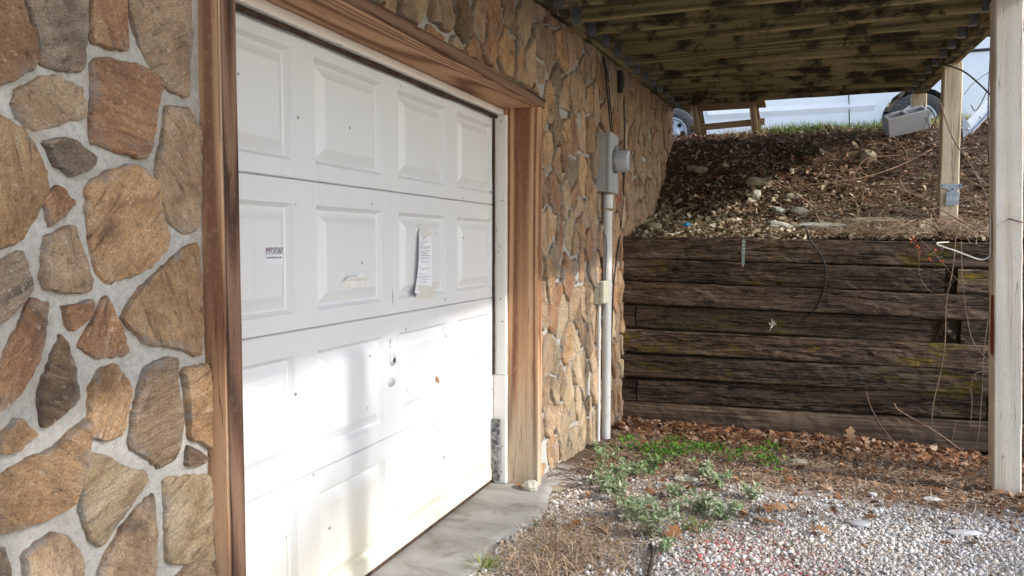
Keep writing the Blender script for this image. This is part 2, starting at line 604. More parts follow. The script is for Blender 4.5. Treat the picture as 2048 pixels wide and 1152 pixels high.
t = NT('white_trim', .6, .3)
n = t.noise(t.coords((8, 40, 40)), 1.0, 5, .65)
M_['trim'] = t.color(t.mix(t.step(n, .66, .72), (.76, .72, .66), (.25, .17, .11)))
t = NT('brown_seal', .8, .2); n = t.noise(t.coords((30, 30, 30)), 1, 4)
M_['seal'] = t.color(t.ramp(n, [(.35, (.025, .016, .012)), (.7, (.10, .06, .04))]))
t = NT('bare_metal_seal', .6, .4); n = t.noise(t.coords((40, 40, 40)), 1, 4)
M_['strip'] = t.color(t.ramp(n, [(.4, (.05, .05, .055)), (.7, (.35, .34, .33))]))
t = NT('galvanised', .45, .5); t.b.inputs['Metallic'].default_value = .75
n = t.noise(t.coords((25, 25, 25)), 1, 4)
M_['galv'] = t.color(t.ramp(n, [(.3, (.20, .205, .21)), (.7, (.40, .41, .425))]))
t = NT('grey_enamel', .45, .4); n = t.noise(t.coords((6, 6, 6)), 1, 5, .6)
M_['enamel'] = t.color(t.ramp(n, [(.3, (.33, .34, .335)), (.7, (.43, .44, .435))]))
t = NT('pvc', .5, .4); n = t.noise(t.coords((18, 18, 4)), 1, 5, .65)
n2 = t.noise(t.coords((60, 60, 60)), 1, 3)
c = t.ramp(n, [(.3, (.50, .49, .46)), (.6, (.66, .65, .63))])
M_['pvc'] = t.color(t.mix(t.math('MULTIPLY', t.step(n2, .64, .70), .7), c, (.2, .13, .09)))
t = NT('cream_plastic', .5, .4); n = t.noise(t.coords((20, 20, 20)), 1, 4)
M_['cream'] = t.color(t.ramp(n, [(.3, (.48, .45, .33)), (.7, (.60, .57, .44))]))
t = NT('black_rubber', .55, .4)
M_['black'] = t.color((.015, .014, .013))
t = NT('chrome', .38, .5); t.b.inputs['Metallic'].default_value = .5
M_['chrome'] = t.color((.62, .62, .62))
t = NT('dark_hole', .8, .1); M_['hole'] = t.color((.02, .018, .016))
t = NT('meter_glass', .08, .5); t.b.inputs['Transmission Weight'].default_value = .55
M_['glass'] = t.color((.80, .81, .84))
t = NT('meter_plate', .5, .3); M_['plate'] = t.color((.55, .55, .56))
t = NT('red_plastic', .5, .4); M_['red'] = t.color((.55, .06, .02))
t = NT('paper', .85, .2); n = t.noise(t.coords((9, 9, 9)), 1, 3)
M_['paper'] = t.color(t.ramp(n, [(.3, (.74, .74, .78)), (.7, (.82, .82, .85))]))
t = NT('sticker', .6, .3); M_['sticker'] = t.color((.72, .71, .74))
t = NT('clear_tape', .25, .5); M_['tape'] = t.color((.68, .66, .62))
t = NT('ink_black', .8, .2); M_['ink'] = t.color((.05, .05, .055))
t = NT('ink_grey', .8, .2); M_['ink2'] = t.color((.28, .27, .32))
t = NT('ink_maroon', .8, .2); M_['ink3'] = t.color((.16, .07, .11))
t = NT('scuff', .8, .2); M_['scuff'] = t.color((.34, .33, .32))
t = NT('torn_paper', .85, .2); n = t.noise(t.coords((30, 30, 30)), 1, 3)
M_['torn'] = t.color(t.ramp(n, [(.3, (.66, .63, .57)), (.7, (.74, .73, .72))]))

t = NT('concrete', .88, .2)
n1 = t.noise(t.coords((1.4, 3.5, 3)), 1.5, 6, .62, .5)
n2 = t.noise(t.coords((1, 1, 1)), 70, 4, .6)
n3 = t.noise(t.coords((1, 1, 1)), 5, 6, .65, .5)
c = t.ramp(n1, [(.3, (.17, .15, .13)), (.52, (.29, .275, .25)), (.75, (.37, .355, .33))])
c = t.mix(t.math('MULTIPLY', t.step(n3, .54, .68), .6), c, (.15, .115, .085))
t.bump(t.math('ADD', n2, n3), .25, .006)
M_['concrete'] = t.color(c)
t = NT('block_concrete', .9, .2); n = t.noise(t.coords((90, 90, 90)), 1, 4)
t.bump(n, .4, .004)
M_['cmu'] = t.color(t.ramp(n, [(.3, (.33, .33, .33)), (.7, (.47, .47, .47))]))

# soils
t = NT('driveway_soil', .95, .1)
tc = t.n('NewGeometry'); P = tc.outputs['Position']
px = t.xyz(P)
n1 = t.noise(P, 2.0, 6, .65)
n2 = t.noise(P, 28, 6, .7)
n3 = t.noise(P, 110, 3, .6)
soil = t.ramp(n2, [(.30, (.04, .028, .02)), (.5, (.15, .105, .075)), (.66, (.29, .22, .155)), (.8, (.44, .37, .30))])
grav = t.ramp(t.vor(P, 46, 'Color'), [(.2, (.40, .38, .36)), (.6, (.55, .53, .51)), (.9, (.66, .65, .64))])
edge = t.vor(P, 46, 'Distance')
grav = t.mix(t.step(edge, .35, .62), grav, (.33, .28, .235))
gm = t.step(t.math('ADD', t.math('MULTIPLY', px[1], -1.0), t.math('MULTIPLY', n1, .9)), -.25, .05)
c = t.mix(gm, soil, grav)
t.bump(t.math('ADD', n2, t.math('MULTIPLY', n3, .4)), .8, .02)
M_['ground'] = t.color(c)
t = NT('bank_soil', .95, .1)
P = t.n('NewGeometry').outputs['Position']
n1 = t.noise(P, 2.5, 5, .65)
n2 = t.noise(P, 26, 7, .72)
c = t.ramp(n2, [(.32, (.03, .02, .014)), (.5, (.11, .072, .046)), (.66, (.22, .15, .095)), (.82, (.36, .27, .18))])
c = t.mix(t.math('MULTIPLY', t.step(n1, .5, .68), .5), c, (.045, .028, .018))
t.bump(n2, 1.0, .03)
M_['bank'] = t.color(c)
t = NT('lawn', .95, .1)
P = t.n('NewGeometry').outputs['Position']
n1 = t.noise(P, .6, 5, .65); n2 = t.noise(P, 22, 6, .7)
c = t.ramp(n2, [(.3, (.05, .045, .02)), (.55, (.11, .10, .045)), (.75, (.20, .17, .09))])
t.bump(n2, .6, .03)
M_['lawn'] = t.color(t.mix(t.step(n1, .45, .6), c, (.07, .085, .025)))


def tint(name, stops, rough=.8, trans=0.0, bump=None, fine=None):
    t = NT(name, rough, .2)
    c = t.ramp(t.attr('rnd'), stops)
    if fine:
        n = t.noise(t.n('NewGeometry').outputs['Position'], fine, 4, .6)
        c = t.mix(t.math('MULTIPLY', t.step(n, .5, .36), .55), c, (.10, .075, .05))
    m_ = t.color(c)
    if trans > 0:
        tr = t.n('BsdfTranslucent')
        t.t.links.new(c, tr.inputs[0])
        mx = t.n('MixShader'); mx.inputs[0].default_value = trans
        o = [q for q in t.t.nodes if q.type == 'OUTPUT_MATERIAL'][0]
        t.t.links.new(t.b.outputs[0], mx.inputs[1]); t.t.links.new(tr.outputs[0], mx.inputs[2])
        t.t.links.new(mx.outputs[0], o.inputs[0])
    return m_


M_['pebble'] = tint('pebble', [(0, (.42, .36, .30)), (.25, (.58, .54, .50)), (.5, (.68, .655, .63)), (.7, (.74, .72, .70)), (.82, (.54, .46, .38)), (.91, (.36, .34, .33)), (.955, (.62, .58, .54)), (.965, (.46, .12, .12)), (1, (.56, .27, .25))], .75, fine=55)
M_['leaf'] = tint('oak_leaf', [(0, (.10, .042, .022)), (.25, (.25, .11, .048)), (.5, (.39, .20, .095)), (.75, (.48, .29, .16)), (1, (.46, .36, .28))], .7, .25)
M_['litter'] = tint('leaf_litter', [(0, (.06, .03, .02)), (.25, (.20, .095, .052)), (.5, (.36, .20, .115)), (.75, (.50, .34, .22)), (1, (.64, .53, .40))], .8, .15)
M_['chip'] = tint('stone_chip', [(0, (.12, .09, .055)), (.35, (.30, .23, .135)), (.7, (.50, .42, .26)), (1, (.64, .57, .41))], .8)
M_['straw'] = tint('straw', [(0, (.22, .13, .08)), (.4, (.40, .29, .18)), (.75, (.54, .42, .28)), (1, (.34, .20, .14))], .8, .2)
M_['clover'] = tint('clover', [(0, (.07, .17, .025)), (.5, (.15, .33, .05)), (1, (.27, .45, .09))], .6, .35)
M_['sage'] = tint('sage_leaf', [(0, (.13, .22, .07)), (.4, (.29, .38, .19)), (.8, (.52, .55, .40)), (1, (.42, .50, .13))], .65, .3)
M_['grass'] = tint('grass', [(0, (.07, .13, .025)), (.5, (.19, .29, .055)), (.8, (.36, .38, .11)), (1, (.52, .43, .21))], .65, .35)
M_['darkgrass'] = tint('dark_grass', [(0, (.03, .04, .015)), (.6, (.07, .085, .03)), (1, (.16, .15, .07))], .7, .3)
M_['needle'] = tint('pine_needle', [(0, (.02, .045, .018)), (.6, (.045, .085, .03)), (1, (.08, .12, .045))], .6, .25)
t = NT('bark', .9, .15); n = t.noise(t.coords((20, 20, 4)), 1, 5, .65); t.bump(n, .8, .02)
M_['bark'] = t.color(t.ramp(n, [(.3, (.03, .022, .017)), (.7, (.12, .09, .07))]))
t = NT('vine_bark', .85, .2); n = t.noise(t.coords((60, 60, 60)), 1, 3)
M_['vine'] = t.color(t.ramp(n, [(.3, (.12, .075, .05)), (.7, (.30, .21, .15))]))
t = NT('tan_stick', .8, .2); n = t.noise(t.coords((60, 60, 60)), 1, 3)
M_['stick'] = t.color(t.ramp(n, [(.3, (.30, .17, .10)), (.7, (.46, .31, .20))]))
t = NT('berry', .35, .5); M_['berry'] = t.color((.55, .085, .02))
t = NT('rock_tan', .85, .2)
n1 = t.noise(t.coords((9, 9, 9)), 1, 6, .65, .4, t.rand(20)); n2 = t.noise(t.coords((60, 60, 60)), 1, 4, .6)
t.bump(t.math('ADD', n1, t.math('MULTIPLY', n2, .3)), .7, .015)
M_['rock'] = t.color(t.ramp(n1, [(.3, (.15, .12, .075)), (.5, (.30, .26, .17)), (.7, (.40, .35, .24))]))
t = NT('rock_pale', .85, .2)
n1 = t.noise(t.coords((9, 9, 9)), 1, 6, .65, .4, t.rand(20)); n2 = t.noise(t.coords((60, 60, 60)), 1, 4, .6)
t.bump(t.math('ADD', n1, t.math('MULTIPLY', n2, .3)), .6, .012)
M_['rock_pale'] = t.color(t.ramp(n1, [(.3, (.24, .23, .17)), (.5, (.40, .39, .31)), (.7, (.48, .46, .38))]))
t = NT('white_car_paint', .22, .5); t.b.inputs['Coat Weight'].default_value = .6
M_['car'] = t.color((.80, .81, .83))
t = NT('tyre', .85, .2); n = t.noise(t.coords((30, 30, 30)), 1, 4)
M_['tyre'] = t.color(t.ramp(n, [(.3, (.035, .035, .035)), (.7, (.12, .115, .11))]))
t = NT('alloy_rim', .35, .5); t.b.inputs['Metallic'].default_value = .6; M_['rim'] = t.color((.42, .43, .45))
t = NT('car_trim', .5, .3); M_['cartrim'] = t.color((.035, .03, .035))
t = NT('car_glass', .05, .5); M_['carglass'] = t.color((.02, .025, .03))
t = NT('hook_metal', .45, .4); n = t.noise(t.coords((20, 20, 20)), 1, 4)
M_['hook'] = t.color(t.ramp(n, [(.35, (.50, .45, .36)), (.6, (.58, .54, .46)), (.75, (.42, .24, .11))]))
t = NT('blue_plastic', .4, .4); M_['blue'] = t.color((.01, .30, .75))
t = NT('green_paint', .5, .4); M_['greenp'] = t.color((.16, .24, .20))
t = NT('pencil_tip', .6, .3); M_['tip'] = t.color((.36, .22, .14))
t = NT('grey_paint', .45, .4); n = t.noise(t.coords((12, 12, 12)), 1, 4)
M_['greyp'] = t.color(t.ramp(n, [(.3, (.40, .42, .46)), (.7, (.50, .52, .56))]))
t = NT('dried_petal', .7, .2); M_['petal'] = t.color((.62, .58, .48))
t = NT('red_spray', .6, .3); n = t.noise(t.coords((6, 30, 30)), 1, 4)
M_['redpaint'] = t.color(t.ramp(n, [(.35, (.16, .05, .03)), (.6, (.30, .035, .03))]))
t = NT('white_wall_chip', .8, .2); n = t.noise(t.coords((30, 30, 30)), 1, 4)
M_['wchip'] = t.color(t.ramp(n, [(.35, (.36, .34, .32)), (.65, (.58, .57, .56))]))


# ------------------------------------------------------------------ terrain heights
def wav(x, y, s=1.0, ph=0.0):
    return (np.sin(x * 3.1 * s + 1.3 + ph) * np.cos(y * 2.7 * s + .4 + ph) + .5 * np.sin(x * 7.3 * s + y * 5.1 * s + 2.1 + ph) + .3 * np.sin(x * 15 * s - y * 13 * s + ph)) / 1.8


def sstep(a, b, t):
    t = np.clip((t - a) / (b - a), 0, 1)
    return t * t * (3 - 2 * t)


BY = [2.2, 2.5, 3.0, 3.4, 3.8, 4.2, 4.6, 5.0, 5.3, 5.8, 7.0, 12, 40, 600]
BZ = [1.38, 1.415, 1.50, 1.62, 1.80, 2.03, 2.33, 2.585, 2.675, 2.70, 2.62, 2.66, 3.0, 6.0]


def gz(x, y):
    x = np.asarray(x, float); y = np.asarray(y, float)
    z = -.045 - .115 * sstep(.1, 2.2, y) - .016 * np.clip(x - .6, 0, 3) * sstep(.5, 2.0, y) + .012 * wav(x, y) * sstep(.3, .7, x)
    return z


def ez(x, y):
    x = np.asarray(x, float); y = np.asarray(y, float)
    z = np.interp(y, BY, BZ)
    near = sstep(1.3, .2, x) * sstep(3.0, 4.0, y) * sstep(5.0, 4.3, y)
    amp = .035 * sstep(2.45, 3.2, y) * sstep(30, 6, y)
    right = sstep(3.1, 5.5, x) * sstep(5.4, 3.5, y) * .35
    return z - .13 * near + amp * wav(x, y, 1.2, .7) + right * 0


def grid(name, xs, ys, zf, mat):
    X, Y = np.meshgrid(xs, ys)
    Z = zf(X, Y)
    V = np.stack([X, Y, Z], -1).reshape(-1, 3)
    nx, ny = len(xs), len(ys)
    i = np.arange(nx - 1); j = np.arange(ny - 1)
    I, J = np.meshgrid(i, j)
    a = (J * nx + I).ravel()
    F = np.stack([a, a + 1, a + nx + 1, a + nx], -1)
    o = np_mesh(name, V, F, mat, smooth=True)
    o['kind'] = 'structure'
    return o


def gz_all(x, y):
    # the yard rises to the upper lawn right of the timber wall
    z = gz(x, y)
    r = sstep(4.0, 5.2, x)
    up = np.interp(y, [1.0, 5.5, 12, 40, 600], [0, 2.7, 2.66, 3, 6])
    z = z + r * up
    return np.where((r <= 0) & (y > 2.46), -.6, z)


grid('ground', np.concatenate([[-400, -60, -15, -4, -.5], np.arange(.0, 4.2, .06), np.arange(4.3, 6, .25), [7, 9, 14, 30, 80, 400]]),
     np.concatenate([[-400, -80, -20, -8, -5], np.arange(-4, 2.45, .06), [2.45, 2.47], np.arange(2.6, 6, .3), [7, 9, 12, 40, 120, 600]]), gz_all, M_['ground'])
grid('embankment', np.concatenate([[-300, -40, -8, -2, -.3], np.arange(-.1, 4.3, .06), [4.6, 5.2]]),
     np.concatenate([np.arange(2.46, 7.2, .06), np.arange(7.5, 12, .6), [14, 20, 40, 120, 600]]), ez, M_['bank'])

# ------------------------------------------------------------------ the stone wall
WX = .200            # face of the mortar
JL0, JL1 = -2.545, -2.490     # left door jamb
JR0, JR1 = -.020, .055        # right door jamb
HZ0, HZ1 = 2.145, 2.202       # header
WEND = 5.02
wall = thing('stone_wall', 'rust and tan fieldstone house wall with pale mortar joints around the garage door', 'wall', (WX, -3.0, -.1))
V, F = voxel([-.2, WX - .012], [-7.0, JL0, JR1, WEND], [-.5, HZ1, 5.5], lambda i, j, k: not (j == 1 and k == 0))
mesh('wall_core', V, F, M_['mortar'], wall)


def mortar_face(y0, y1, z0, z1):
    ny = max(2, int((y1 - y0) / .045)); nz = max(2, int((z1 - z0) / .045))
    ys = np.linspace(y0, y1, ny); zs = np.linspace(z0, z1, nz)
    V = []
    for z in zs:
        for y in ys:
            e = .006 * mnoise.noise(Vector((y * 6, z * 6, .3))) + .004 * mnoise.noise(Vector((y * 19, z * 19, 3.3)))
            V.append((WX + e, y, z))
    F = [(j * ny + i, j * ny + i + 1, (j + 1) * ny + i + 1, (j + 1) * ny + i) for j in range(nz - 1) for i in range(ny - 1)]
    mesh('mortar_bed', V, F, M_['mortar'], wall, smooth=True)


mortar_face(-4.6, JL0, -.3, 3.0)
mortar_face(JL0, JR1, HZ1, 3.0)
mortar_face(JR1, WEND, -.3, 3.0)


def chaikin(P, q=.22):
    o = []
    for i in range(len(P)):
        a, b = P[i], P[(i + 1) % len(P)]
        o.append((a[0] + (b[0] - a[0]) * q, a[1] + (b[1] - a[1]) * q))
        o.append((a[0] + (b[0] - a[0]) * (1 - q), a[1] + (b[1] - a[1]) * (1 - q)))
    return o


def resample(P, step):
    o = []
    for i in range(len(P)):
        a, b = P[i], P[(i + 1) % len(P)]
        L = math.hypot(b[0] - a[0], b[1] - a[1])
        k = max(1, int(round(L / step)))
        for j in range(k):
            o.append((a[0] + (b[0] - a[0]) * j / k, a[1] + (b[1] - a[1]) * j / k))
    return o


def stone_data(P, depth, jit, rings=(0.0, .035, .2, .4, .6, .8), rough=.006, seed=0):
    """P: outline in (y,z). The stone is a thick slab with chipped edges and an uneven face, standing out of the mortar"""
    rd = random.Random(seed)
    n = len(P)
    cy = sum(p[0] for p in P) / n; cz = sum(p[1] for p in P) / n
    P = [(p[0] + rd.uniform(-jit, jit), p[1] + rd.uniform(-jit, jit)) for p in P]
    tilt = (rd.uniform(-.05, .05), rd.uniform(-.05, .05))
    V, F = [], []
    sx = rd.uniform(0, 50)
    lev = [(-.012, 1.0)] + [(depth * (.72 if r == 0 else 1.0), 1 - r) for r in rings]
    for li, (h, s) in enumerate(lev):
        for p in P:
            y = cy + (p[0] - cy) * s; z = cz + (p[1] - cz) * s
            e = 0
            if li > 0:
                e = rough * (mnoise.noise(Vector((y * 9 + sx, z * 9, .5))) * 1.3 + .6 * mnoise.noise(Vector((y * 27 + sx, z * 27, 4.5))))
                lg = mnoise.noise(Vector((y * 5 + sx, z * 3.5 + y * 2, 8.5))) * 3.0
                e += rough * .55 * (math.floor(lg) + min(1.0, (lg - math.floor(lg)) * 5)) / 1.5
                e += tilt[0] * (y - cy) + tilt[1] * (z - cz)
                if li == 1: e -= rd.uniform(0, depth * .25)
            V.append((WX + h + e, y, z))
    for li in range(len(lev) - 1):
        for k in range(n):
            a = li * n + k; b = li * n + (k + 1) % n
            F.append((a, b, b + n, a + n))
    V.append((WX + depth + rough * mnoise.noise(Vector((cy * 9 + sx, cz * 9, .5))), cy, cz))
    c = len(V) - 1
    q = (len(lev) - 1) * n
    for k in range(n):
        F.append((q + k, q + (k + 1) % n, c))
    return V, F


def rim_of(o, V, n):
    a = o.data.attributes.new('rim', 'FLOAT', 'POINT')
    a.data.foreach_set('value', np.array([1.0 if i < 2 * n else (.75 if i < 3 * n else (.25 if i < 4 * n else 0.0)) for i in range(len(V))], dtype=np.float32))


TR = [
    ('r', [(-30, -60), (45, -60), (58, 40), (78, 75), (82, 130), (60, 148), (0, 178), (-30, 185)]),
    ('g', [(56, -60), (62, 0), (80, 65), (88, 128), (120, 140), (172, 145), (178, 60), (184, -60)]),
    ('r', [(192, -60), (188, 85), (240, 100), (262, 102), (255, 40), (250, -60)]),
    ('t', [(258, -60), (262, 10), (280, 70), (300, 120), (330, 160), (350, 185), (386, 198), (388, 100), (388, -60)]),
    ('t', [(32, 205), (42, 175), (85, 153), (120, 148), (150, 165), (165, 170), (180, 220), (178, 235), (140, 245), (80, 264), (45, 240)]),
    ('r', [(190, 118), (225, 112), (300, 130), (335, 165), (320, 200), (318, 240), (305, 290), (298, 320), (240, 305), (190, 285), (188, 200)]),
    ('g', [(92, 282), (130, 274), (155, 280), (205, 318), (185, 340), (150, 357), (115, 330)]),
    ('o', [(-30, 225), (10, 228), (60, 260), (105, 340), (108, 380), (80, 445), (45, 490), (0, 500), (-30, 500)]),
    ('r', [(92, 400), (118, 368), (135, 375), (160, 405), (140, 435), (105, 455), (100, 425)]),
    ('o', [(180, 370), (220, 340), (265, 328), (290, 335), (320, 365), (330, 430), (350, 470), (340, 505), (300, 545), (225, 570), (205, 550), (190, 500), (180, 430)]),
    ('t', [(340, 208), (385, 215), (400, 260), (408, 330), (410, 440), (400, 462), (375, 470), (345, 445), (330, 400), (320, 345), (328, 300), (335, 250)]),
    ('o', [(285, 576), (320, 545), (370, 495), (405, 484), (412, 580), (418, 640), (410, 712), (395, 715), (375, 700), (300, 690), (265, 655), (250, 635)]),
    ('t', [(100, 470), (150, 448), (170, 510), (190, 582), (150, 588), (100, 580), (90, 560), (95, 500)]),
    ('g', [(0, 530), (48, 495), (65, 540), (72, 585), (40, 625), (5, 655), (-30, 650), (-30, 560)]),
    ('r', [(70, 595), (112, 605), (105, 650), (100, 690), (75, 745), (45, 800), (0, 825), (-30, 840), (-30, 760), (5, 735), (30, 685), (55, 640)]),
    ('r', [(132, 610), (190, 600), (185, 630), (148, 662), (138, 650)]),
    ('r', [(218, 588), (235, 620), (270, 705), (260, 715), (200, 718), (160, 695), (180, 660)]),
    ('d', [(130, 668), (145, 685), (160, 745), (160, 800), (130, 835), (95, 860), (85, 810), (95, 760), (115, 705)]),
    ('o', [(188, 780), (210, 735), (240, 728), (265, 765), (272, 780), (250, 870), (215, 885), (185, 875), (188, 820)]),
    ('t', [(300, 735), (340, 712), (358, 715), (360, 755), (372, 830), (365, 920), (330, 940), (300, 915), (265, 898), (268, 850), (280, 800), (290, 760)]),
    ('o', [(370, 738), (418, 728), (425, 800), (428, 900), (405, 885), (385, 880), (380, 800)]),
    ('d', [(382, 889), (425, 914), (415, 930), (380, 935)]),
    ('o', [(45, 832), (80, 870), (40, 905), (0, 912), (-5, 890)]),
    ('o', [(180, 840), (188, 850), (175, 920), (165, 960), (150, 1010), (100, 1040), (40, 1060), (0, 1072), (-30, 1075), (-30, 960), (0, 955), (60, 920), (110, 900)]),
    ('p', [(172, 920), (190, 905), (230, 915), (245, 928), (300, 945), (305, 960), (260, 1020), (205, 1098), (185, 1080), (165, 1020)]),
    ('t', [(318, 985), (322, 1040), (322, 1152), (320, 1200), (200, 1200), (205, 1140), (255, 1050), (300, 1000)]),
    ('p', [(335, 955), (430, 948), (440, 1040), (443, 1120), (345, 1135), (340, 1050)]),
    ('t', [(55, 1110), (110, 1065), (135, 1070), (170, 1110), (178, 1200), (60, 1200)]),
    ('g', [(-30, 1095), (25, 1092), (40, 1140), (40, 1200), (-30, 1200)]),
    ('t', [(365, 1145), (448, 1132), (452, 1200), (355, 1200)]),
]
KEY = dict(r='st_rust', g='st_grey', t='st_tan', o='st_ochre', d='st_dark', p='st_pale')
for i, (k, px) in enumerate(TR):
    P = []
    for (u, v) in px:
        q = at(u, v, x=WX + .02)
        P.append((q.y, q.z))
    P = resample(chaikin(P, .10), .013)
    V, F = stone_data(P, random.Random(i).uniform(.010, .020), .0028, rough=.0065, seed=i)
    rim_of(mesh('stone', V, F, M_[KEY[k]], wall, smooth=False), V, len(P))
TB = (at(-40, 600, x=WX).y, JL0, at(200, 1190, x=WX).z, at(200, -50, x=WX).z)


def clip(P, a, b, c):
    """keep a*y+b*z<=c"""
    o = []
    for i in range(len(P)):
        p, q = P[i], P[(i + 1) % len(P)]
        dp = a * p[0] + b * p[1] - c; dq = a * q[0] + b * q[1] - c
        if dp <= 0: o.append(p)
        if (dp < 0 < dq) or (dq < 0 < dp):
            s = dp / (dp - dq)
            o.append((p[0] + (q[0] - p[0]) * s, p[1] + (q[1] - p[1]) * s))
    return o


def area(P):
    return .5 * sum(P[i][0] * P[(i + 1) % len(P)][1] - P[(i + 1) % len(P)][0] * P[i][1] for i in range(len(P)))


SY, SZ = .185, .255
seeds = []
jr = np.random.default_rng(5)
nz = 0
z = -.45
while z < 3.1:
    y = -4.4 + (.5 * SY if nz % 2 else 0)
    while y < 5.4:
        seeds.append(((y + jr.uniform(-.42, .42) * SY) / SY, (z + jr.uniform(-.42, .42) * SZ) / SZ))
        y += SY * jr.uniform(.75, 1.35)
    z += SZ * .92; nz += 1
S = np.array(seeds)
cells = []
for i, s in enumerate(S):
    P = [(s[0] - 3, s[1] - 3), (s[0] + 3, s[1] - 3), (s[0] + 3, s[1] + 3), (s[0] - 3, s[1] + 3)]
    d = ((S - s) ** 2).sum(1)
    for j in np.argsort(d)[1:22]:
        n_ = S[j] - s
        P = clip(P, n_[0], n_[1], float(n_ @ (S[j] + s)) / 2)
        if len(P) < 3: break
    if len(P) < 3: continue
    P = [(p[0] * SY, p[1] * SZ) for p in P]
    cy, cz = s[0] * SY, s[1] * SZ
    if cy < JL0 + .06 and TB[2] - .02 < cz < TB[3] + .27 and cy > TB[0] - .05:
        continue
    P = clip(P, 0, 1, 2.99); P = clip(P, 0, -1, .32); P = clip(P, 1, 0, WEND - .01); P = clip(P, -1, 0, 4.55)
    if cy < (JL0 + .0) and cz < HZ1: P = clip(P, 1, 0, JL0 - .012)
    elif cy > JR1 and cz < HZ1 + .05: P = clip(P, -1, 0, -JR1 - .045)
    elif cz > HZ1 - .12: P = clip(P, 0, -1, -HZ1 - .022)
    else: continue
    if cy >= JL0 and cz < TB[3] + .4: P = clip(P, -1, 0, -JL0 - .02)
    if len(P) < 3 or abs(area(P)) < .004: continue
    if cy < JL0 and TB[2] < cz < TB[3]:
        P = clip(P, 1, 0, TB[0] - .01)
        if len(P) < 3 or abs(area(P)) < .004: continue
    cells.append((P, cy, cz))
rest_V, rest_F = [], []
order = sorted(range(len(cells)), key=lambda i: (0 if cells[i][1] > -2.6 else 1, cells[i][1]))
cnt = 0
kr = random.Random(21)
for i in order:
    P, cy, cz = cells[i]
    n = len(P)
    my = sum(p[0] for p in P) / n; mz = sum(p[1] for p in P) / n
    sh = kr.uniform(.009, .019) if cy < 1.7 else kr.uniform(.004, .012)
    Q = []
    for p in P:
        r = math.hypot(p[0] - my, p[1] - mz)
        f = max(.35, 1 - sh * 1.25 / max(r, .02))
        Q.append((my + (p[0] - my) * f, mz + (p[1] - mz) * f))
    far = cy > 2.2 or cy < -2.6
    Q = resample(chaikin(Q, .13), .06 if far else .035)
    V, F = stone_data(Q, kr.uniform(.010, .034), .009, rings=(0.0, .08, .5) if far else (0.0, .05, .3, .65), rough=.012, seed=1000 + i)
    kind = kr.choices(KINDS, [3.5, 3, 7, 2.6, 1.6, 1.8])[0]
    if cz < .75 and 0 < cy < 2: kind = kr.choices(['st_tan', 'st_pale', 'st_ochre'], [4, 4, 1])[0]
    if cnt < 265 and cy > -2.6:
        rim_of(mesh('stone', V, F, M_[kind], wall), V, len(Q)); cnt += 1
    else:
        b = len(rest_V); rest_V += V; rest_F += [tuple(q + b for q in f) for f in F]
o = mesh('small_stones', rest_V, rest_F, M_['st_tan'], wall)
o['kind'] = 'stuff'

# ------------------------------------------------------------------ door frame
fr = thing('door_frame', 'reddish brown timber frame standing proud of the stone round the garage door', 'door frame', (.15, -1.25, -.02))
lumber('jamb', (.155, (JL0 + JL1) / 2, -.02), (.155, (JL0 + JL1) / 2, HZ0), .23, JL1 - JL0, M_['cedar'], fr, up=(0, 1, 0), seg=30, seed=1, jit=.002)
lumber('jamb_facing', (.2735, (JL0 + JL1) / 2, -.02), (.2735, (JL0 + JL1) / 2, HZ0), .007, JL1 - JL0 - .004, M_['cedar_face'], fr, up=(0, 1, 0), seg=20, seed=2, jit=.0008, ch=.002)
o = lumber('jamb', (.155, (JR0 + JR1) / 2 - .016, -.02), (.155, (JR0 + JR1) / 2 - .016, HZ0), .23, .043, M_['cedar'], fr, up=(0, 1, 0), seg=30, seed=3, jit=.0015)
lumber('jamb', (.157, JR1 - .016, -.02), (.157, JR1 - .016, HZ0), .215, .030, M_['cedar'], fr, up=(0, 1, 0), seg=30, seed=4, jit=.0015)
lumber('header', (.155, JL0, (HZ0 + HZ1) / 2), (.155, JR1, (HZ0 + HZ1) / 2), .23, HZ1 - HZ0, M_['cedar'], fr, seg=34, seed=5, jit=.002)
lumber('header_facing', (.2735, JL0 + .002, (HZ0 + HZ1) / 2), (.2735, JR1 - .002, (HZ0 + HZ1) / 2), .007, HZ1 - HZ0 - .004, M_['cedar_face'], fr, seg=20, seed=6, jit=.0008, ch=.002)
lumber('stop_strip', (.030, JL1 + .002, HZ0 - .020), (.030, JR0 - .002, HZ0 - .020), .05, .036, M_['trim'], fr, seg=20, seed=7, jit=.001, ch=.003)
lumber('weather_seal', (.020, JL1 + .002, HZ0 - .047), (.020, JR0 - .032, HZ0 - .047), .018, .016, M_['seal'], fr, seg=30, seed=8, jit=.003, ch=.003)
lumber('stop_strip', (.040, JR0 - .017, .62), (.040, JR0 - .017, HZ0 - .040), .078, .030, M_['trim'], fr, up=(0, 1, 0), seg=20, seed=9, jit=.001, ch=.003)
o = lumber('stop_strip', (.042, JR0 - .017, -.015), (.042, JR0 - .022, .617), .078, .030, M_['trim'], fr, up=(0, 1, 0), seg=14, seed=10, jit=.0015, ch=.003)
lumber('weather_seal', (.008, JR0 - .040, .62), (.008, JR0 - .040, HZ0 - .06), .012, .014, M_['seal'], fr, up=(0, 1, 0), seg=30, seed=11, jit=.002, ch=.003)
lumber('weather_seal', (.022, JR0 - .046, .0), (.022, JR0 - .046, .36), .05, .018, M_['strip'], fr, up=(0, 1, 0), seg=14, seed=12, jit=.004, ch=.003)
lumber('mortar_fillet', (.212, JR1 + .022, -.06), (.212, JR1 + .020, HZ1), .05, .034, M_['mortar'], fr, up=(0, 1, 0), seg=50, seed=13, jit=.007, ch=.008)
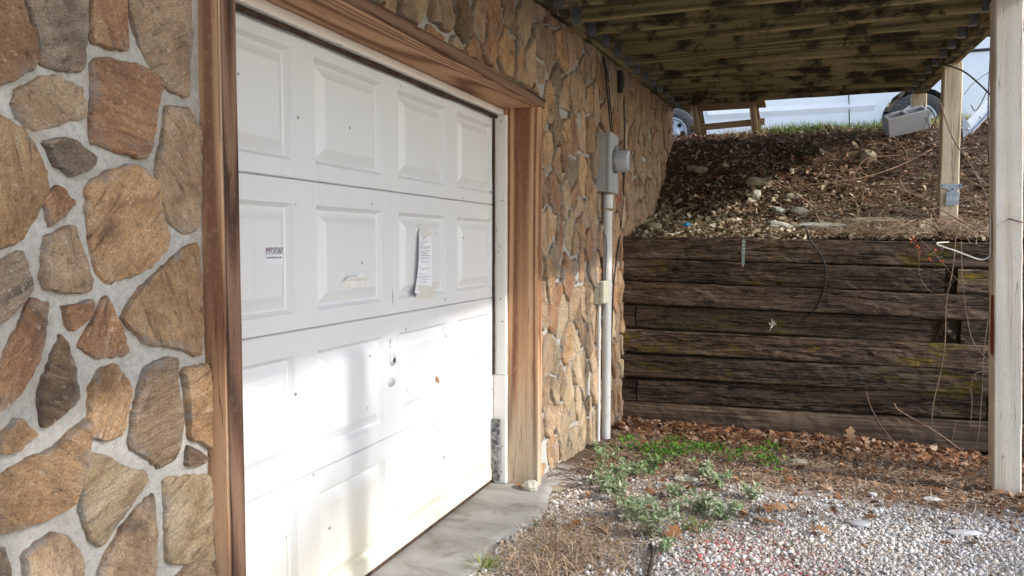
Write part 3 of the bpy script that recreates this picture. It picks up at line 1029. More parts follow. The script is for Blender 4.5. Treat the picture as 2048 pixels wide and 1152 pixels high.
for zz in (2.07, 1.62, 1.36, 1.06, .93, .5, .2, .05):
    lathe('nail', [(.004, 0), (.004, .0012), (.002, .002)], M_['seal'], facing((.05 + .01 * math.sin(zz * 9), JR0 - .0325, zz), (0, -1, 0)), fr, 8)

# ------------------------------------------------------------------ garage door
door = thing('garage_door', 'white four section raised panel garage door half in sunlight', 'garage door', (0, -1.23, 0))
DY0, DY1, SH = -2.46, -.036, .533
DW = (DY1 + .036 - (-2.44)) / 4
PW = .472
for s in range(4):
    z0, z1 = s * SH + .0012, (s + 1) * SH - .0012
    zp0, zp1 = z0 + .062, z1 - .085
    panels = []
    for k in range(4):
        yc = -(k + .5) * .61
        panels.append((yc - PW / 2, yc + PW / 2))
    panels.sort()
    ys = [DY0] + [q for p in panels for q in p] + [DY1]
    V, F = [], []
    rows = [(z0 - .0, -.03), (z0, -.006), (z0 + .004, 0), (zp0, 0), (zp1, 0), (z1 - .004, 0), (z1, -.006), (z1, -.03)]
    for (zz, xx) in rows:
        for yy in ys: V.append((xx, yy, zz))
    n = len(ys)
    for r in range(len(rows) - 1):
        for i in range(n - 1):
            if r == 3 and i % 2 == 1: continue
            a = r * n + i
            F.append((a, a + 1, a + n + 1, a + n))
    sec = mesh('door_section', V, F, M_['door'], door)
    bk = [(-.03, DY0, z0), (-.03, DY1, z0), (-.03, DY1, z1), (-.03, DY0, z1)]
    for (ya, yb) in panels:
        V, F = [], []
        for (ins, dep) in ((0, 0), (.004, -.006), (.014, -.022), (.019, -.024), (.060, -.0015), (.065, 0.0)):
            for (yy, zz) in ((ya + ins, zp0 + ins), (yb - ins, zp0 + ins), (yb - ins, zp1 - ins), (ya + ins, zp1 - ins)):
                V.append((dep, yy, zz))
        for r in range(5):
            for k in range(4):
                a = r * 4 + k; b = r * 4 + (k + 1) % 4
                F.append((a, b, b + 4, a + 4))
        F.append((20, 21, 22, 23))
        mesh('panel', V, F, M_['door'], sec)
box('bottom_seal', (-.03, DY0, -.016), (-.002, DY1, .0), M_['seal'], door, .003)
box('backing', (-.045, DY0, .0), (-.032, DY1, 4 * SH), M_['hole'], door, .0)
lp = at(785, 720, x=.001)
lk = lathe('lock', [(.024, 0), (.024, .006), (.019, .010), (.010, .011), (.010, .006)], M_['chrome'], facing((0.0, lp.y, lp.z), (1, 0, 0)), door, 24)
box('keyhole', (.0058, lp.y - .006, lp.z - .012), (.0115, lp.y + .004, lp.z + .010), M_['hole'], lk, 0)
lp = at(783, 765, x=.001)
hd = lathe('handle_plate', [(.022, 0), (.021, .004), (.012, .008), (.003, .009)], M_['chrome'], facing((0.0, lp.y, lp.z), (1, 0, 0)) @ Matrix.Diagonal((1.35, .9, 1, 1)), door, 24)


def scuff(u0, v0, u1, v1, w, seed):
    rd = random.Random(seed)
    a = at(u0, v0, x=.0012); b = at(u1, v1, x=.0012)
    V, F = [], []
    n = 16
    for i in range(n):
        p = a.lerp(b, i / (n - 1))
        ww = w * rd.uniform(.3, 1)
        V += [(.0012, p.y - ww, p.z + rd.uniform(-.004, .004)), (.0012, p.y + ww, p.z + rd.uniform(-.004, .004))]
    for i in range(0, n - 1, 1):
        if rd.random() < .85: F.append((2 * i, 2 * i + 1, 2 * i + 3, 2 * i + 2))
    mesh('scuff_mark', V, F, M_['scuff'], door)


scuff(785, 580, 786, 610, .006, 1)
scuff(781, 678, 780, 698, .006, 2)
scuff(778, 698, 782, 716, .002, 3)


def text_mesh(name, s, size, origin, mat, parent, width=None, ydir=(0, 1, 0), zdir=(0, 0, 1)):
    cu = bpy.data.curves.new('txt', 'FONT')
    cu.body = s; cu.size = size; cu.resolution_u = 2
    ob = bpy.data.objects.new('txt', cu)
    COL.objects.link(ob)
    bpy.context.view_layer.update()
    me = bpy.data.meshes.new_from_object(ob.evaluated_get(bpy.context.evaluated_depsgraph_get()))
    bpy.data.objects.remove(ob)
    if width:
        w = max(v.co.x for v in me.vertices)
        for v in me.vertices: v.co.x *= width / w
    X, Y = Vector(ydir).normalized(), Vector(zdir).normalized()
    Z = X.cross(Y)
    M = Matrix.Identity(4)
    for i in range(3):
        M[i][0], M[i][1], M[i][2], M[i][3] = X[i], Y[i], Z[i], origin[i]
    me.materials.clear()
    return link_mesh(name, me, mat, parent, M)


def print_lines(name, rows, mat, parent, seed=0):
    """rows of word-like dashes: (x, y0, y1, z, height)"""
    rd = random.Random(seed)
    V, F = [], []
    for (x, y0, y1, z, h) in rows:
        y = y0
        while y < y1:
            w = rd.uniform(.004, .013)
            e = min(y + w, y1)
            b = len(V)
            V += [(x, y, z), (x, e, z), (x, e, z + h), (x, y, z + h)]
            F.append((b, b + 1, b + 2, b + 3))
            y = e + .0025
    mesh(name, V, F, mat, parent)


# sticker reading IMPORTANT!
a = at(529, 492, x=.0006); b = at(566, 526, x=.0006)
y0, y1, z1, z0 = a.y, b.y, a.z + .002, b.z - .006
st = thing('warning_sticker', 'small white sticker headed IMPORTANT! on the left of the garage door', 'sticker', (.0, (y0 + y1) / 2, z0))
mesh('sheet', [(.0012, y0, z0), (.0012, y1, z0), (.0012, y1, z1), (.0012, y0, z1)], [(0, 1, 2, 3)], M_['sticker'], st)
text_mesh('heading', 'IMPO', .034, (.0024, y0 + .004, z1 - .030), M_['ink3'], st, width=(y1 - y0) * .43)
text_mesh('heading', 'RTANT!', .034, (.0024, y0 + .004 + (y1 - y0) * .45, z1 - .030), M_['ink'], st, width=(y1 - y0) * .5)
rows = []
zz = z1 - .044
i = 0
while zz > z0 + .008:
    e = (.35 if i in (8, 9) else .93)
    rows.append((.0024, y0 + .006, y0 + (y1 - y0) * e, zz, .0045 if i % 3 else .006)); zz -= .0115 if i % 3 else .015; i += 1
print_lines('fine_print', rows, M_['ink2'], st, 3)

# long paper notice taped on
c0 = at(836, 463, x=.008); c1 = at(864, 463, x=.008); c2 = at(865, 583, x=.012); c3 = at(829, 587, x=.012)
pn = thing('paper_notice', 'long white printed notice taped to the third panel column of the door', 'notice', (.0, c3.y + .06, c3.z))
V, F = [], []
NU, NV = 7, 14


def pp(a_, b_, lift=0.0):
    top = c0.lerp(c1, a_); bot = c3.lerp(c2, a_)
    p = top.lerp(bot, b_)
    x = .006 + .010 * math.sin(b_ * 3.1) * (1 - a_ * .7) + .006 * (1 - a_) ** 2 + lift
    return Vector((x, p.y, p.z))


for j in range(NV):
    for i in range(NU): V.append(pp(i / (NU - 1), j / (NV - 1)))
for j in range(NV - 1):
    for i in range(NU - 1): F.append((j * NU + i, (j + 1) * NU + i, (j + 1) * NU + i + 1, j * NU + i + 1))
mesh('sheet', V, F, M_['paper'], pn, smooth=True)
V, F = [], []
rd = random.Random(4)


def dash(a0, a1, b0, hgt):
    a_ = a0
    while a_ < a1:
        e = min(a1, a_ + rd.uniform(.03, .10))
        q = len(V)
        V.extend([pp(a_, b0, .0014), pp(a_, b0 + hgt, .0014), pp(e, b0 + hgt, .0014), pp(e, b0, .0014)])
        F.append((q, q + 1, q + 2, q + 3))
        a_ = e + .018


for (a0, a1, b0, h) in [(.22, .42, .075, .016), (.24, .40, .105, .010), (.2, .62, .135, .006), (.12, .7, .165, .010), (.08, .14, .185, .009), (.17, .38, .205, .011), (.08, .86, .245, .006), (.08, .86, .262, .006), (.25, .72, .279, .006),
                        (.06, .82, .315, .006), (.06, .8, .333, .006), (.22, .62, .355, .011), (.06, .14, .365, .009), (.18, .82, .388, .011), (.06, .86, .425, .006), (.06, .84, .443, .006), (.06, .40, .461, .006),
                        (.06, .86, .49, .006), (.2, .62, .51, .006), (.06, .2, .565, .008), (.16, .75, .595, .006), (.16, .72, .615, .006), (.08, .32, .675, .008), (.2, .75, .70, .006), (.08, .92, .735, .009), (.3, .7, .755, .006),
                        (.2, .82, .785, .008), (.32, .7, .815, .006), (.3, .66, .835, .006), (.1, .92, .885, .005), (.1, .3, .93, .005)]:
    dash(a0, a1, b0, h)
mesh('print', V, F, M_['ink2'], pn)
V = [pp(.44 + .05 * math.cos(k * .785) + .03, .083 + .022 * math.sin(k * .785), .0015) for k in range(8)]
mesh('emblem', V, [tuple(reversed(range(8)))], M_['ink'], pn)
for nm, q in (('tape', [(838, 452), (858, 452), (859, 472), (838, 474)]), ('tape', [(833, 570), (867, 574), (868, 596), (831, 598)])):
    P = [at(u, v, x=.004) for u, v in q]
    P = [Vector((.0016 if i_ in (0, 1) and v_ < 500 or i_ > 1 and v_ > 500 else .0165, p.y, p.z)) for i_, (p, (u_, v_)) in enumerate(zip(P, q))]
    mesh(nm, P, [(3, 2, 1, 0)], M_['tape'], pn)

# torn mail scrap on the second column
tn = thing('torn_envelope', 'torn remains of a taped envelope on the second door panel', 'envelope', at(708, 577, x=.0))


def scrap(name, px, x0, mat, bulge=.006):
    P = [at(u, v, x=.003) for u, v in px]
    c = sum(P, Vector()) / len(P)
    V = [Vector((x0 + bulge * (i % 2) * .8, p.y, p.z)) for i, p in enumerate(P)] + [Vector((x0 + bulge, c.y, c.z))]
    n = len(P)
    mesh(name, V, [((i + 1) % n, i, n) for i in range(n)], mat, tn)


scrap('flap', [(683, 563), (700, 561), (718, 559), (734, 557), (733, 577), (710, 576), (684, 576)], .002, M_['torn'])
scrap('torn_edge', [(684, 564), (692, 554), (704, 551), (716, 549), (733, 551), (734, 558), (712, 561)], .007, M_['torn'], .010)
scrap('white_corner', [(706, 552), (712, 549), (718, 545), (721, 553), (713, 555)], .016, M_['paper'], .004)

# ------------------------------------------------------------------ threshold slab
pts = [(-.06, -4.2), (-.06, JR0 + .07)]
ys = np.linspace(-4.2, JR1 + .07, 60)
V, F = [], []
XS = np.linspace(-.06, 1, 9)
for y in ys:
    e = .345 + .03 * math.sin(y * 3.7 + .5) + .02 * math.sin(y * 9.1) + .10 * float(sstep(-1.0, -.5, y) * sstep(.05, -.35, y)) - .03 * float(sstep(-.1, .1, y))
    for s in XS:
        x = -.06 + (e + .06) * max(0, (s + .06) / 1.06)
        V.append((x, y, -.018 - .02 * max(0, x) - .006 * mnoise.noise(Vector((x * 5, y * 4, .2)))))
    V.append((e + .008, y, -.12))
n = len(XS) + 1
for j in range(len(ys) - 1):
    for i in range(n - 1): F.append((j * n + i, j * n + i + 1, (j + 1) * n + i + 1, (j + 1) * n + i))
o = mesh('concrete_apron', V, F, M_['concrete'], smooth=True)
tag(o, 'stained grey concrete threshold strip under the garage door', 'slab')


# ------------------------------------------------------------------ deck overhead
def dz(y): return 2.752 + .0445 * y


deck = thing('wooden_deck', 'weathered wooden deck with mould blotched joists seen from below', 'deck', (1.5, 0, 2.75))
D0, D1 = -3.42, 4.97
jy = []
y = 4.92
while y > D0 + .1:
    jy.append(y); y -= .385
LX, BX = .262, 2.735
lumber('ledger', (.236, D0, dz(D0) + .105), (.236, D1, dz(D1) + .105), .05, .235, M_['joist'], deck, seg=40, seed=20, jit=.003)
lumber('rim_beam', (2.775, D0, dz(D0) + .115), (2.775, D1, dz(D1) + .115), .075, .26, M_['joist'], deck, seg=40, seed=21, jit=.003)
lumber('rim_beam', (2.838, D0, dz(D0) + .115), (2.838, D1, dz(D1) + .115), .045, .25, M_['joist'], deck, seg=40, seed=23, jit=.003)
hang_me = None


def hanger(x, y, z, sgn):
    """galvanised joist hanger: two cheeks, a seat and nailing wings"""
    bm = bmesh.new()
    for s in (-1, 1):
        add_box(bm, (0, s * .0205, 0), (sgn * .055, s * .0225, .13))
        add_box(bm, (0, s * .0225, 0), (sgn * .002, s * .047, .14))
    add_box(bm, (0, -.0225, -.003), (sgn * .055, .0225, 0))
    return from_bm('joist_hanger', bm, M_['galv'], deck, Matrix.Translation((x, y, z)))


for i, y in enumerate(jy):
    zc = dz(y) + .012
    lumber('joist', (LX, y, zc + .1145), (BX, y, zc + .1145), .038, .229, M_['joist'], deck, seg=16, seed=40 + i, jit=.002, wob=.004)
    if y > -1.5:
        hanger(LX, y, zc - .001, 1); hanger(BX, y, zc - .001, -1)
nb = 19
bw = (2.9 - .215) / nb
for i in range(nb):
    x = .215 + bw * (i + .5)
    lumber('deck_board', (x, D0, dz(D0) + .012 + .229 + .020), (x, D1, dz(D1) + .012 + .229 + .020), bw - .004, .034, M_['decking'], deck, seg=24, seed=80 + i, jit=.0012)


def post(x0, y, zb, x1, zt, w, mat, label, seed, yy=None):
    t_ = thing('wooden_post', label, 'post', (x0, y, zb))
    lumber('timber', (x0, y, zb - .12), (x1, yy if yy is not None else y, zt), w, w, mat, t_, up=(0, 1, 0), seg=30, seed=seed, jit=.002, ch=.008)
    return t_


p1 = post(2.822, 1.07, -.09, 2.735, 2.79, .142, M_['post'], 'thick weathered grey post with a streak of red paint at the right', 1)
V, F = [], []
rr = random.Random(9)
for i in range(24):
    f = i / 23
    z = .46 + f * .62
    xx = 2.822 - .087 * (z + .09) / 2.88 - .0735
    w0 = .012 + .03 * math.sin(f * 3.1) * rr.uniform(.6, 1)
    V += [(xx, 1.003, z), (xx, 1.003 + w0 + .06, z)]
for i in range(23): F.append((2 * i, 2 * i + 2, 2 * i + 3, 2 * i + 1))
mesh('paint_streak', V, F, M_['redpaint'], p1)
p2 = post(2.818, 3.27, 1.60, 2.818, dz(3.27) - .004, .14, M_['post_tan'], 'tan post standing on the bank beside the metal bracket behind the timber wall', 2)
p3 = post(2.80, 5.13, 2.5, 2.80, dz(5.0) - .004, .14, M_['post_tan'], 'short far post on top of the bank behind the tilted concrete block', 3, 5.06)
post(2.805, -1.69, -.09, 2.805, dz(-1.69) - .004, .142, M_['post'], 'deck post whose long shadow falls across the garage door', 4)
post(2.805, -3.34, -.09, 2.805, dz(-3.34) - .004, .142, M_['post'], 'deck post at the near end of the deck', 5)

# ------------------------------------------------------------------ retaining wall of timbers
rw = thing('timber_retaining_wall', 'dark mossy retaining wall of stacked landscape timbers below the bank', 'retaining wall', (1.6, 2.4, -.2))
lv = [1.447, 1.255, 1.066, .860, .648, .435, .212, -.008, -.205]
rv = [1.398, 1.190, .992, .806, .618, .428, .255, .104, -.052]
lv = [1.447, 1.258, 1.068, .862, .650, .432, .212, -.006, -.215]
rv = [1.398, 1.195, 1.000, .808, .622, .436, .258, .070, -.200]
YF = 2.395
rd = random.Random(3)


def tie(x0, x1, c, seed, mat='tie', ends=0.0, name='timber'):
    def zz(lst_l, lst_r, x, k): return lst_l[k] + (lst_r[k] - lst_l[k]) * (x - .17) / 2.78
    za = (zz(lv, rv, x0, c) + zz(lv, rv, x0, c + 1)) / 2; zb = (zz(lv, rv, x1, c) + zz(lv, rv, x1, c + 1)) / 2
    h = (lv[c] - lv[c + 1]) * .5 + (rv[c] - rv[c + 1]) * .5 - .009
    dy = rd.uniform(-.02, .02)
    M, L = basis((x0, YF + .09 + dy, za), (x1, YF + .09 + dy, zb))
    seg = max(4, int(L / .045))
    hw, hh, ch = .088, h / 2, .011
    ring = [(hw, -hh + ch), (hw, hh - ch), (hw - ch, hh), (0, hh), (-hw + ch, hh), (-hw, hh - ch), (-hw, hh * .55), (-hw, hh * .2), (-hw, -hh * .2), (-hw, -hh * .55), (-hw, -hh + ch), (-hw + ch, -hh), (0, -hh), (hw - ch, -hh)]
    n = len(ring)
    V, F = [], []
    o_ = seed * 7.7
    for i in range(seg + 1):
        x = L * i / seg
        bow = .010 * mnoise.noise(Vector((x * .8, o_, 2.2)))
        for k, (yy, z_) in enumerate(ring):
            d = .006 * mnoise.noise(Vector((x * 2.2, z_ * 9 + o_, o_))) + .006 * mnoise.noise(Vector((x * 9, z_ * 30 + o_, o_ + 3))) + .004 * mnoise.noise(Vector((x * 20, z_ * 40 + o_, 9.1)))
            e = .005 * mnoise.noise(Vector((x * 5, o_, 4.4 if z_ > 0 else 8.8))) + .004 * mnoise.noise(Vector((x * 17, o_, 4.4 if z_ > 0 else 8.8)))
            V.append((x + rd.uniform(-.003, .003), yy + d + bow, z_ + e * (1 if abs(z_) > hh * .8 else .3)))
    for i in range(seg):
        for k in range(n):
            a = i * n + k; b = i * n + (k + 1) % n
            F.append((a, b, b + n, a + n))
    F.append(tuple(reversed(range(n)))); F.append(tuple(range(seg * n, seg * n + n)))
    me = bpy.data.meshes.new(name)
    me.from_pydata(V, [], F); me.update()
    bm = bmesh.new(); bm.from_mesh(me); bmesh.ops.recalc_face_normals(bm, faces=bm.faces); bm.to_mesh(me); bm.free()
    return link_mesh(name, me, M_[mat], rw, M)


RX = 4.15
tie(.16, 2.66, 0, 1); tie(2.67, RX, 0, 11)
tie(.16, 2.675, 1, 2); tie(2.765, RX, 1, 12)
tie(.16, 2.69, 2, 3); tie(2.70, RX, 2, 13)
tie(.16, .325, 3, 4); tie(.337, 2.60, 3, 14); tie(2.80, RX, 3, 24)
tie(.16, 3.0, 4, 5); tie(3.01, RX, 4, 15)
tie(.16, 2.94, 5, 6); tie(2.95, RX, 5, 16)
tie(.16, .345, 6, 7); tie(.357, 2.98, 6, 17); tie(2.99, RX, 6, 27)
tie(.20, 3.0, 7, 8, 'tie_plain'); tie(3.01, RX, 7, 18, 'tie_plain')
for k_, (xa, za, ln, tl) in enumerate([(2.70, 1.06, .05, .3), (2.735, 1.10, .04, -.5), (2.66, .68, .07, .5), (2.72, .70, .05, -.3), (2.68, .76, .05, .9), (2.75, .66, .06, .2)]):
    lumber('rotten_stub', (xa, 2.40 + .012 * (k_ % 3), za), (xa + ln * math.sin(tl), 2.47, za + ln * math.cos(tl)), .035, .03, M_['tie'], rw, seg=4, jit=.006, seed=300 + k_)
V, F = voxel([.15, RX], [2.50, 2.62], [-.5, 1.36], lambda i, j, k: True)
mesh('earth_backing', V, F, M_['bank'], rw)


# ------------------------------------------------------------------ scatter helpers
def rotm(yaw, pitch, roll):
    cy, sy = np.cos(yaw), np.sin(yaw); cp, sp = np.cos(pitch), np.sin(pitch); cr, sr = np.cos(roll), np.sin(roll)
    R = np.empty((len(yaw), 3, 3))
    R[:, 0, 0] = cy * cp; R[:, 0, 1] = cy * sp * sr - sy * cr; R[:, 0, 2] = cy * sp * cr + sy * sr
    R[:, 1, 0] = sy * cp; R[:, 1, 1] = sy * sp * sr + cy * cr; R[:, 1, 2] = sy * sp * cr - cy * sr
    R[:, 2, 0] = -sp; R[:, 2, 1] = cp * sr; R[:, 2, 2] = cp * cr
    return R


def scatter(name, TV, TF, P, Rm, S, mat, rnd=None, smooth=False, parent=None):
    """TV: (k,n,3) template variants"""
    TV = np.asarray(TV, float)
    if TV.ndim == 2: TV = TV[None]
    n = len(P)
    pick = rng.integers(0, len(TV), n)
    S = np.asarray(S, float)
    if S.ndim == 1: S = S[:, None]
    L = TV[pick] * S[:, None, :]
    V = np.einsum('nij,nkj->nki', Rm, L) + np.asarray(P)[:, None, :]
    k = TV.shape[1]
    F = (np.asarray(TF)[None] + (np.arange(n) * k)[:, None, None]).reshape(-1, len(TF[0]))
    r = np.repeat(rng.random(n) if rnd is None else rnd, k)
    return np_mesh(name, V.reshape(-1, 3), F, mat, r, parent, smooth)


def leaf_templates(nv=4):
    """lobed oak leaves, curled; 2 rows of lobes either side of the midrib"""
    out = np.array([(0, .0), (.10, .05), (.24, .20), (.32, .10), (.46, .30), (.56, .13), (.72, .24), (.80, .09), (1.0, 0)])
    T = []
    for q in range(nv):
        cu = rng.uniform(-.9, .9); cv = rng.uniform(-1.6, 2.2); tw = rng.uniform(-.6, .6)
        V = []
        for (x, w) in out:
            for s in (-1, 0, 1):
                y = s * w
                z = cu * (x - .5) ** 2 + cv * y * y + tw * (x - .5) * y
                V.append((x - .5, y * rng.uniform(.85, 1.15), z))
        T.append(V)
    F = []
    for i in range(len(out) - 1):
        for s in (0, 1):
            a = i * 3 + s
            F.append((a, a + 1, a + 4)); F.append((a, a + 4, a + 3))
    return np.array(T), F


LT, LF = leaf_templates(9)


def chip_templates(nv=5):
    T = []
    for q in range(nv):
        a = np.sort(rng.uniform(0, 6.283, 6))
        r = rng.uniform(.35, .55, 6)
        V = [(0, 0, .12)] + [(math.cos(a_) * r_, math.sin(a_) * r_ * .7, rng.uniform(-.1, .12)) for a_, r_ in zip(a, r)]
        T.append(V)
    F = [(0, i, i % 6 + 1) for i in range(1, 7)]
    return np.array(T), F


CT, CFc = chip_templates()
ico = bmesh.new(); bmesh.ops.create_icosphere(ico, subdivisions=1, radius=.5)
IV = np.array([v.co[:] for v in ico.verts]); IF = [tuple(v.index for v in f.verts) for f in ico.faces]; ico.free()
PT = np.array([IV * rng.uniform(.72, 1.25, (12, 1)) * np.array([1, rng.uniform(.7, 1), rng.uniform(.5, .75)]) for _ in range(12)])


def blade_templates(nv=6, bend=.5):
    T = []
    for q in range(nv):
        b = rng.uniform(.1, bend); V = []
        for i in range(5):
            f = i / 4
            w = .5 * (1 - f) ** .8
            x = b * f * f; z = f * (1 - .35 * b * f)
            V += [(x, -w, z), (x, w, z)]
        T.append(V)
    F = []
    for i in range(4):
        a = 2 * i
        F.append((a, a + 1, a + 3)); F.append((a, a + 3, a + 2))
    return np.array(T), F


BT, BF = blade_templates()


def straw_templates(nv=8):
    T = []
    for q in range(nv):
        a, b = rng.uniform(-.35, .35, 2); h = rng.uniform(0, .15)
        V = []
        for i in range(5):
            f = i / 4 - .5
            p = np.array([f, a * (f * f - .25) + b * f ** 3, h * (.25 - f * f) * 2])
            V += [p + (0, -.5, 0), p + (0, .5, 0)]
        T.append(V)
    F = []
    for i in range(4):
        k = 2 * i
        F.append((k, k + 1, k + 3)); F.append((k, k + 3, k + 2))
    return T, F


STt, SF = straw_templates()


def straws(name, P, L, W, mat, tilt=.25, rnd=None):
    n = len(P)
    T = np.array(STt)
    pick = rng.integers(0, len(T), n)
    V = T[pick].copy()
    off = np.tile(np.array([-.5, .5]), 5)
    base = V.copy(); base[:, :, 1] -= off
    Vv = base * np.asarray(L)[:, None, None]
    Vv[:, :, 1] += off[None, :] * np.asarray(W)[:, None]
    R = rotm(rng.uniform(0, 6.283, n), rng.normal(0, tilt, n), rng.normal(0, .4, n))
    V = np.einsum('nij,nkj->nki', R, Vv) + np.asarray(P)[:, None, :]
    F = (np.asarray(SF)[None] + (np.arange(n) * 10)[:, None, None]).reshape(-1, 3)
    r = np.repeat(rng.random(n) if rnd is None else rnd, 10)
    return np_mesh(name, V.reshape(-1, 3), F, mat, r)


def on_ground(x, y, h=0.0):
    return np.stack([x, y, gz(x, y) + h], -1)


def on_bank(x, y, h=0.0):
    return np.stack([x, y, ez(x, y) + h], -1)


def stuff(o): o['kind'] = 'stuff'; return o


def n2(x, y, s, ph=0.0):
    """cheap smooth pseudo noise 0..1"""
    v = np.sin(x * s * 1.7 + ph) * np.sin(y * s * 1.9 + 1.7 * ph + .6) + .6 * np.sin((x + y) * s * 2.9 + ph * 2.3) * np.cos((x - y) * s * 2.3 + ph) + .35 * np.sin(x * s * 6.1 + 2 * ph) * np.sin(y * s * 5.3)
    return np.clip(.5 + v / 2.6, 0, 1)


# --- gravel: dense at the front, thinning to soil towards the timber wall
def gravel_density(x, y):
    edge = np.interp(x, [.35, .75, .91, 1.01, 1.24, 1.45, 1.68, 1.93, 2.4, 2.8], [-1.6, -1.25, -.95, -.55, -.42, -.2, .1, .2, .3, .5]) + .3 * (n2(x, y, 2.4, .3) - .5)
    d = sstep(edge + .16, edge - .22, y)
    d = np.maximum(d, .9 * np.exp(-(((x - .55) / .13) ** 2 + ((y + .08) / .2) ** 2)))
    d = np.maximum(d, .8 * np.exp(-(((x - .50) / .10) ** 2 + ((y + .72) / .15) ** 2)))
    d = np.maximum(d, .25 * sstep(.6, .2, y))
    patch = .5 * sstep(.60, .74, n2(x, y, 2.1, 4.0)) * sstep(1.6, 1.1, x) * sstep(-1.6, -.9, y)
    d = d * (1 - .85 * patch)
    return np.clip(d, .03, 1) * np.where(x < .37, .12, 1) * np.where(y > 1.3, .5, 1)


N = 230000
x = rng.uniform(.34, 3.9, N); y = rng.uniform(-1.75, 2.1, N)
k = rng.random(N) < gravel_density(x, y)
x, y = x[k], y[k]
sz = rng.lognormal(math.log(.0108), .42, len(x)).clip(.005, .036)
P = on_ground(x, y, sz * rng.uniform(.05, .40, len(x)))
rp = rng.random(len(x)) * .955
redm = np.exp(-(((x - 1.42) / .26) ** 2 + ((y + .58) / .30) ** 2)) + .7 * np.exp(-(((x - 1.75) / .2) ** 2 + ((y + .75) / .2) ** 2))
rp = np.where(rng.random(len(x)) < redm * .26, rng.uniform(.966, 1, len(x)), rp)
stuff(scatter('gravel', PT, IF, P, rotm(rng.uniform(0, 6.283, len(x)), rng.normal(0, .35, len(x)), rng.normal(0, .35, len(x))), sz, M_['pebble'], rp))
N = 9000
x = rng.uniform(.36, 6.5, N); y = rng.uniform(-5.5, 1.6, N)
k = (y < -1.75) | (x > 3.9)
x, y = x[k], y[k]
sz = rng.lognormal(math.log(.03), .3, len(x)).clip(.01, .06)
stuff(scatter('gravel', PT, IF, on_ground(x, y, sz * .1), rotm(rng.uniform(0, 6.283, len(x)), rng.normal(0, .3, len(x)), rng.normal(0, .3, len(x))), sz, M_['pebble'], rng.random(len(x)) * .95))

# --- straw, pine needles and dead grass on the yard
N = 26000
x = rng.uniform(.36, 3.6, N); y = rng.uniform(-1.4, 2.3, N)
dn = .17 + .60 * sstep(.25, .8, y) * sstep(2.2, 1.5, y) * (.35 + .65 * n2(x, y, 2.3, 1.0)) + .55 * np.exp(-(((x - .75) / .35) ** 2 + ((y + .75) / .45) ** 2)) + .45 * np.exp(-(((x - 1.0) / .45) ** 2 + ((y - .0) / .5) ** 2))
k = rng.random(N) < dn
x, y = x[k], y[k]
stuff(straws('straw', on_ground(x, y, rng.uniform(.004, .022, len(x))), rng.uniform(.05, .17, len(x)), rng.uniform(.0015, .0038, len(x)), M_['straw']))
N = 30000
x = rng.uniform(.33, 3.9, N); y = rng.uniform(-1.4, 2.33, N)
dn = .06 + .16 * sstep(1.5, .8, x) + .75 * sstep(.25, .9, y) * (.4 + .6 * n2(x, y, 2.9, 2.0))
k = rng.random(N) < dn
x, y = x[k], y[k]
stuff(scatter('leaf_crumbs', CT, CFc, on_ground(x, y, rng.uniform(.002, .014, len(x))), rotm(rng.uniform(0, 6.283, len(x)), rng.normal(0, .35, len(x)), rng.normal(0, .35, len(x))), rng.uniform(.012, .04, len(x)), M_['litter'], rng.random(len(x)) ** 1.2))

# --- fallen oak leaves: a drift at the foot of the timbers, strays over the yard
N = 2600
x = rng.uniform(.24, 3.9, N)
y = 2.32 - np.abs(rng.normal(0, .20 + .16 * sstep(1.2, 2.6, x), N)) - .02
hump = .045 * np.exp(-((2.33 - y) / .22) ** 2) * (.6 + .6 * n2(x, y, 3.0, 5.0))
k = y > .9
x, y, hump = x[k], y[k], hump[k]
h = rng.uniform(.0, 1.0, len(x)) * hump + .010
Rm = rotm(rng.uniform(0, 6.283, len(x)), rng.normal(0, .5, len(x)), rng.normal(0, .5, len(x)))
stuff(scatter('leaf_drift', LT, LF, on_ground(x, y, h), Rm, rng.uniform(.055, .12, len(x)), M_['leaf']))
N = 1500
x = rng.uniform(.45, 3.8, N); y = rng.uniform(-.1, 2.2, N)
k = rng.random(N) < .25 + .75 * sstep(1.7, 2.9, x) * sstep(.2, .9, y)
x, y = x[k], y[k]
stuff(scatter('leaf_drift', LT, LF, on_ground(x, y, rng.uniform(.008, .03, len(x))), rotm(rng.uniform(0, 6.283, len(x)), rng.normal(0, .4, len(x)), rng.normal(0, .4, len(x))), rng.uniform(.04, .10, len(x)), M_['leaf']))

leaf_meshes = []
for i in range(9):
    me = bpy.data.meshes.new('fallen_leaf')
    me.from_pydata([tuple(v) for v in LT[i]], [], LF); me.update()
    a = me.attributes.new('rnd', 'FLOAT', 'POINT')
    a.data.foreach_set('value', np.full(len(LT[i]), [.35, .55, .8, .65, .45, .7, .3, .9, .6][i], dtype=np.float32))
    me.materials.append(M_['leaf'])
    me.shade_smooth()
    leaf_meshes.append(me)


def one_leaf(p, size, yaw, pit, rol, k, label, group=None, name='fallen_leaf'):
    o = bpy.data.objects.new(name, leaf_meshes[k])
    COL.objects.link(o)
    o.location = p; o.rotation_euler = (rol, pit, yaw); o.scale = (size,) * 3
    return tag(o, label, 'leaf', group)


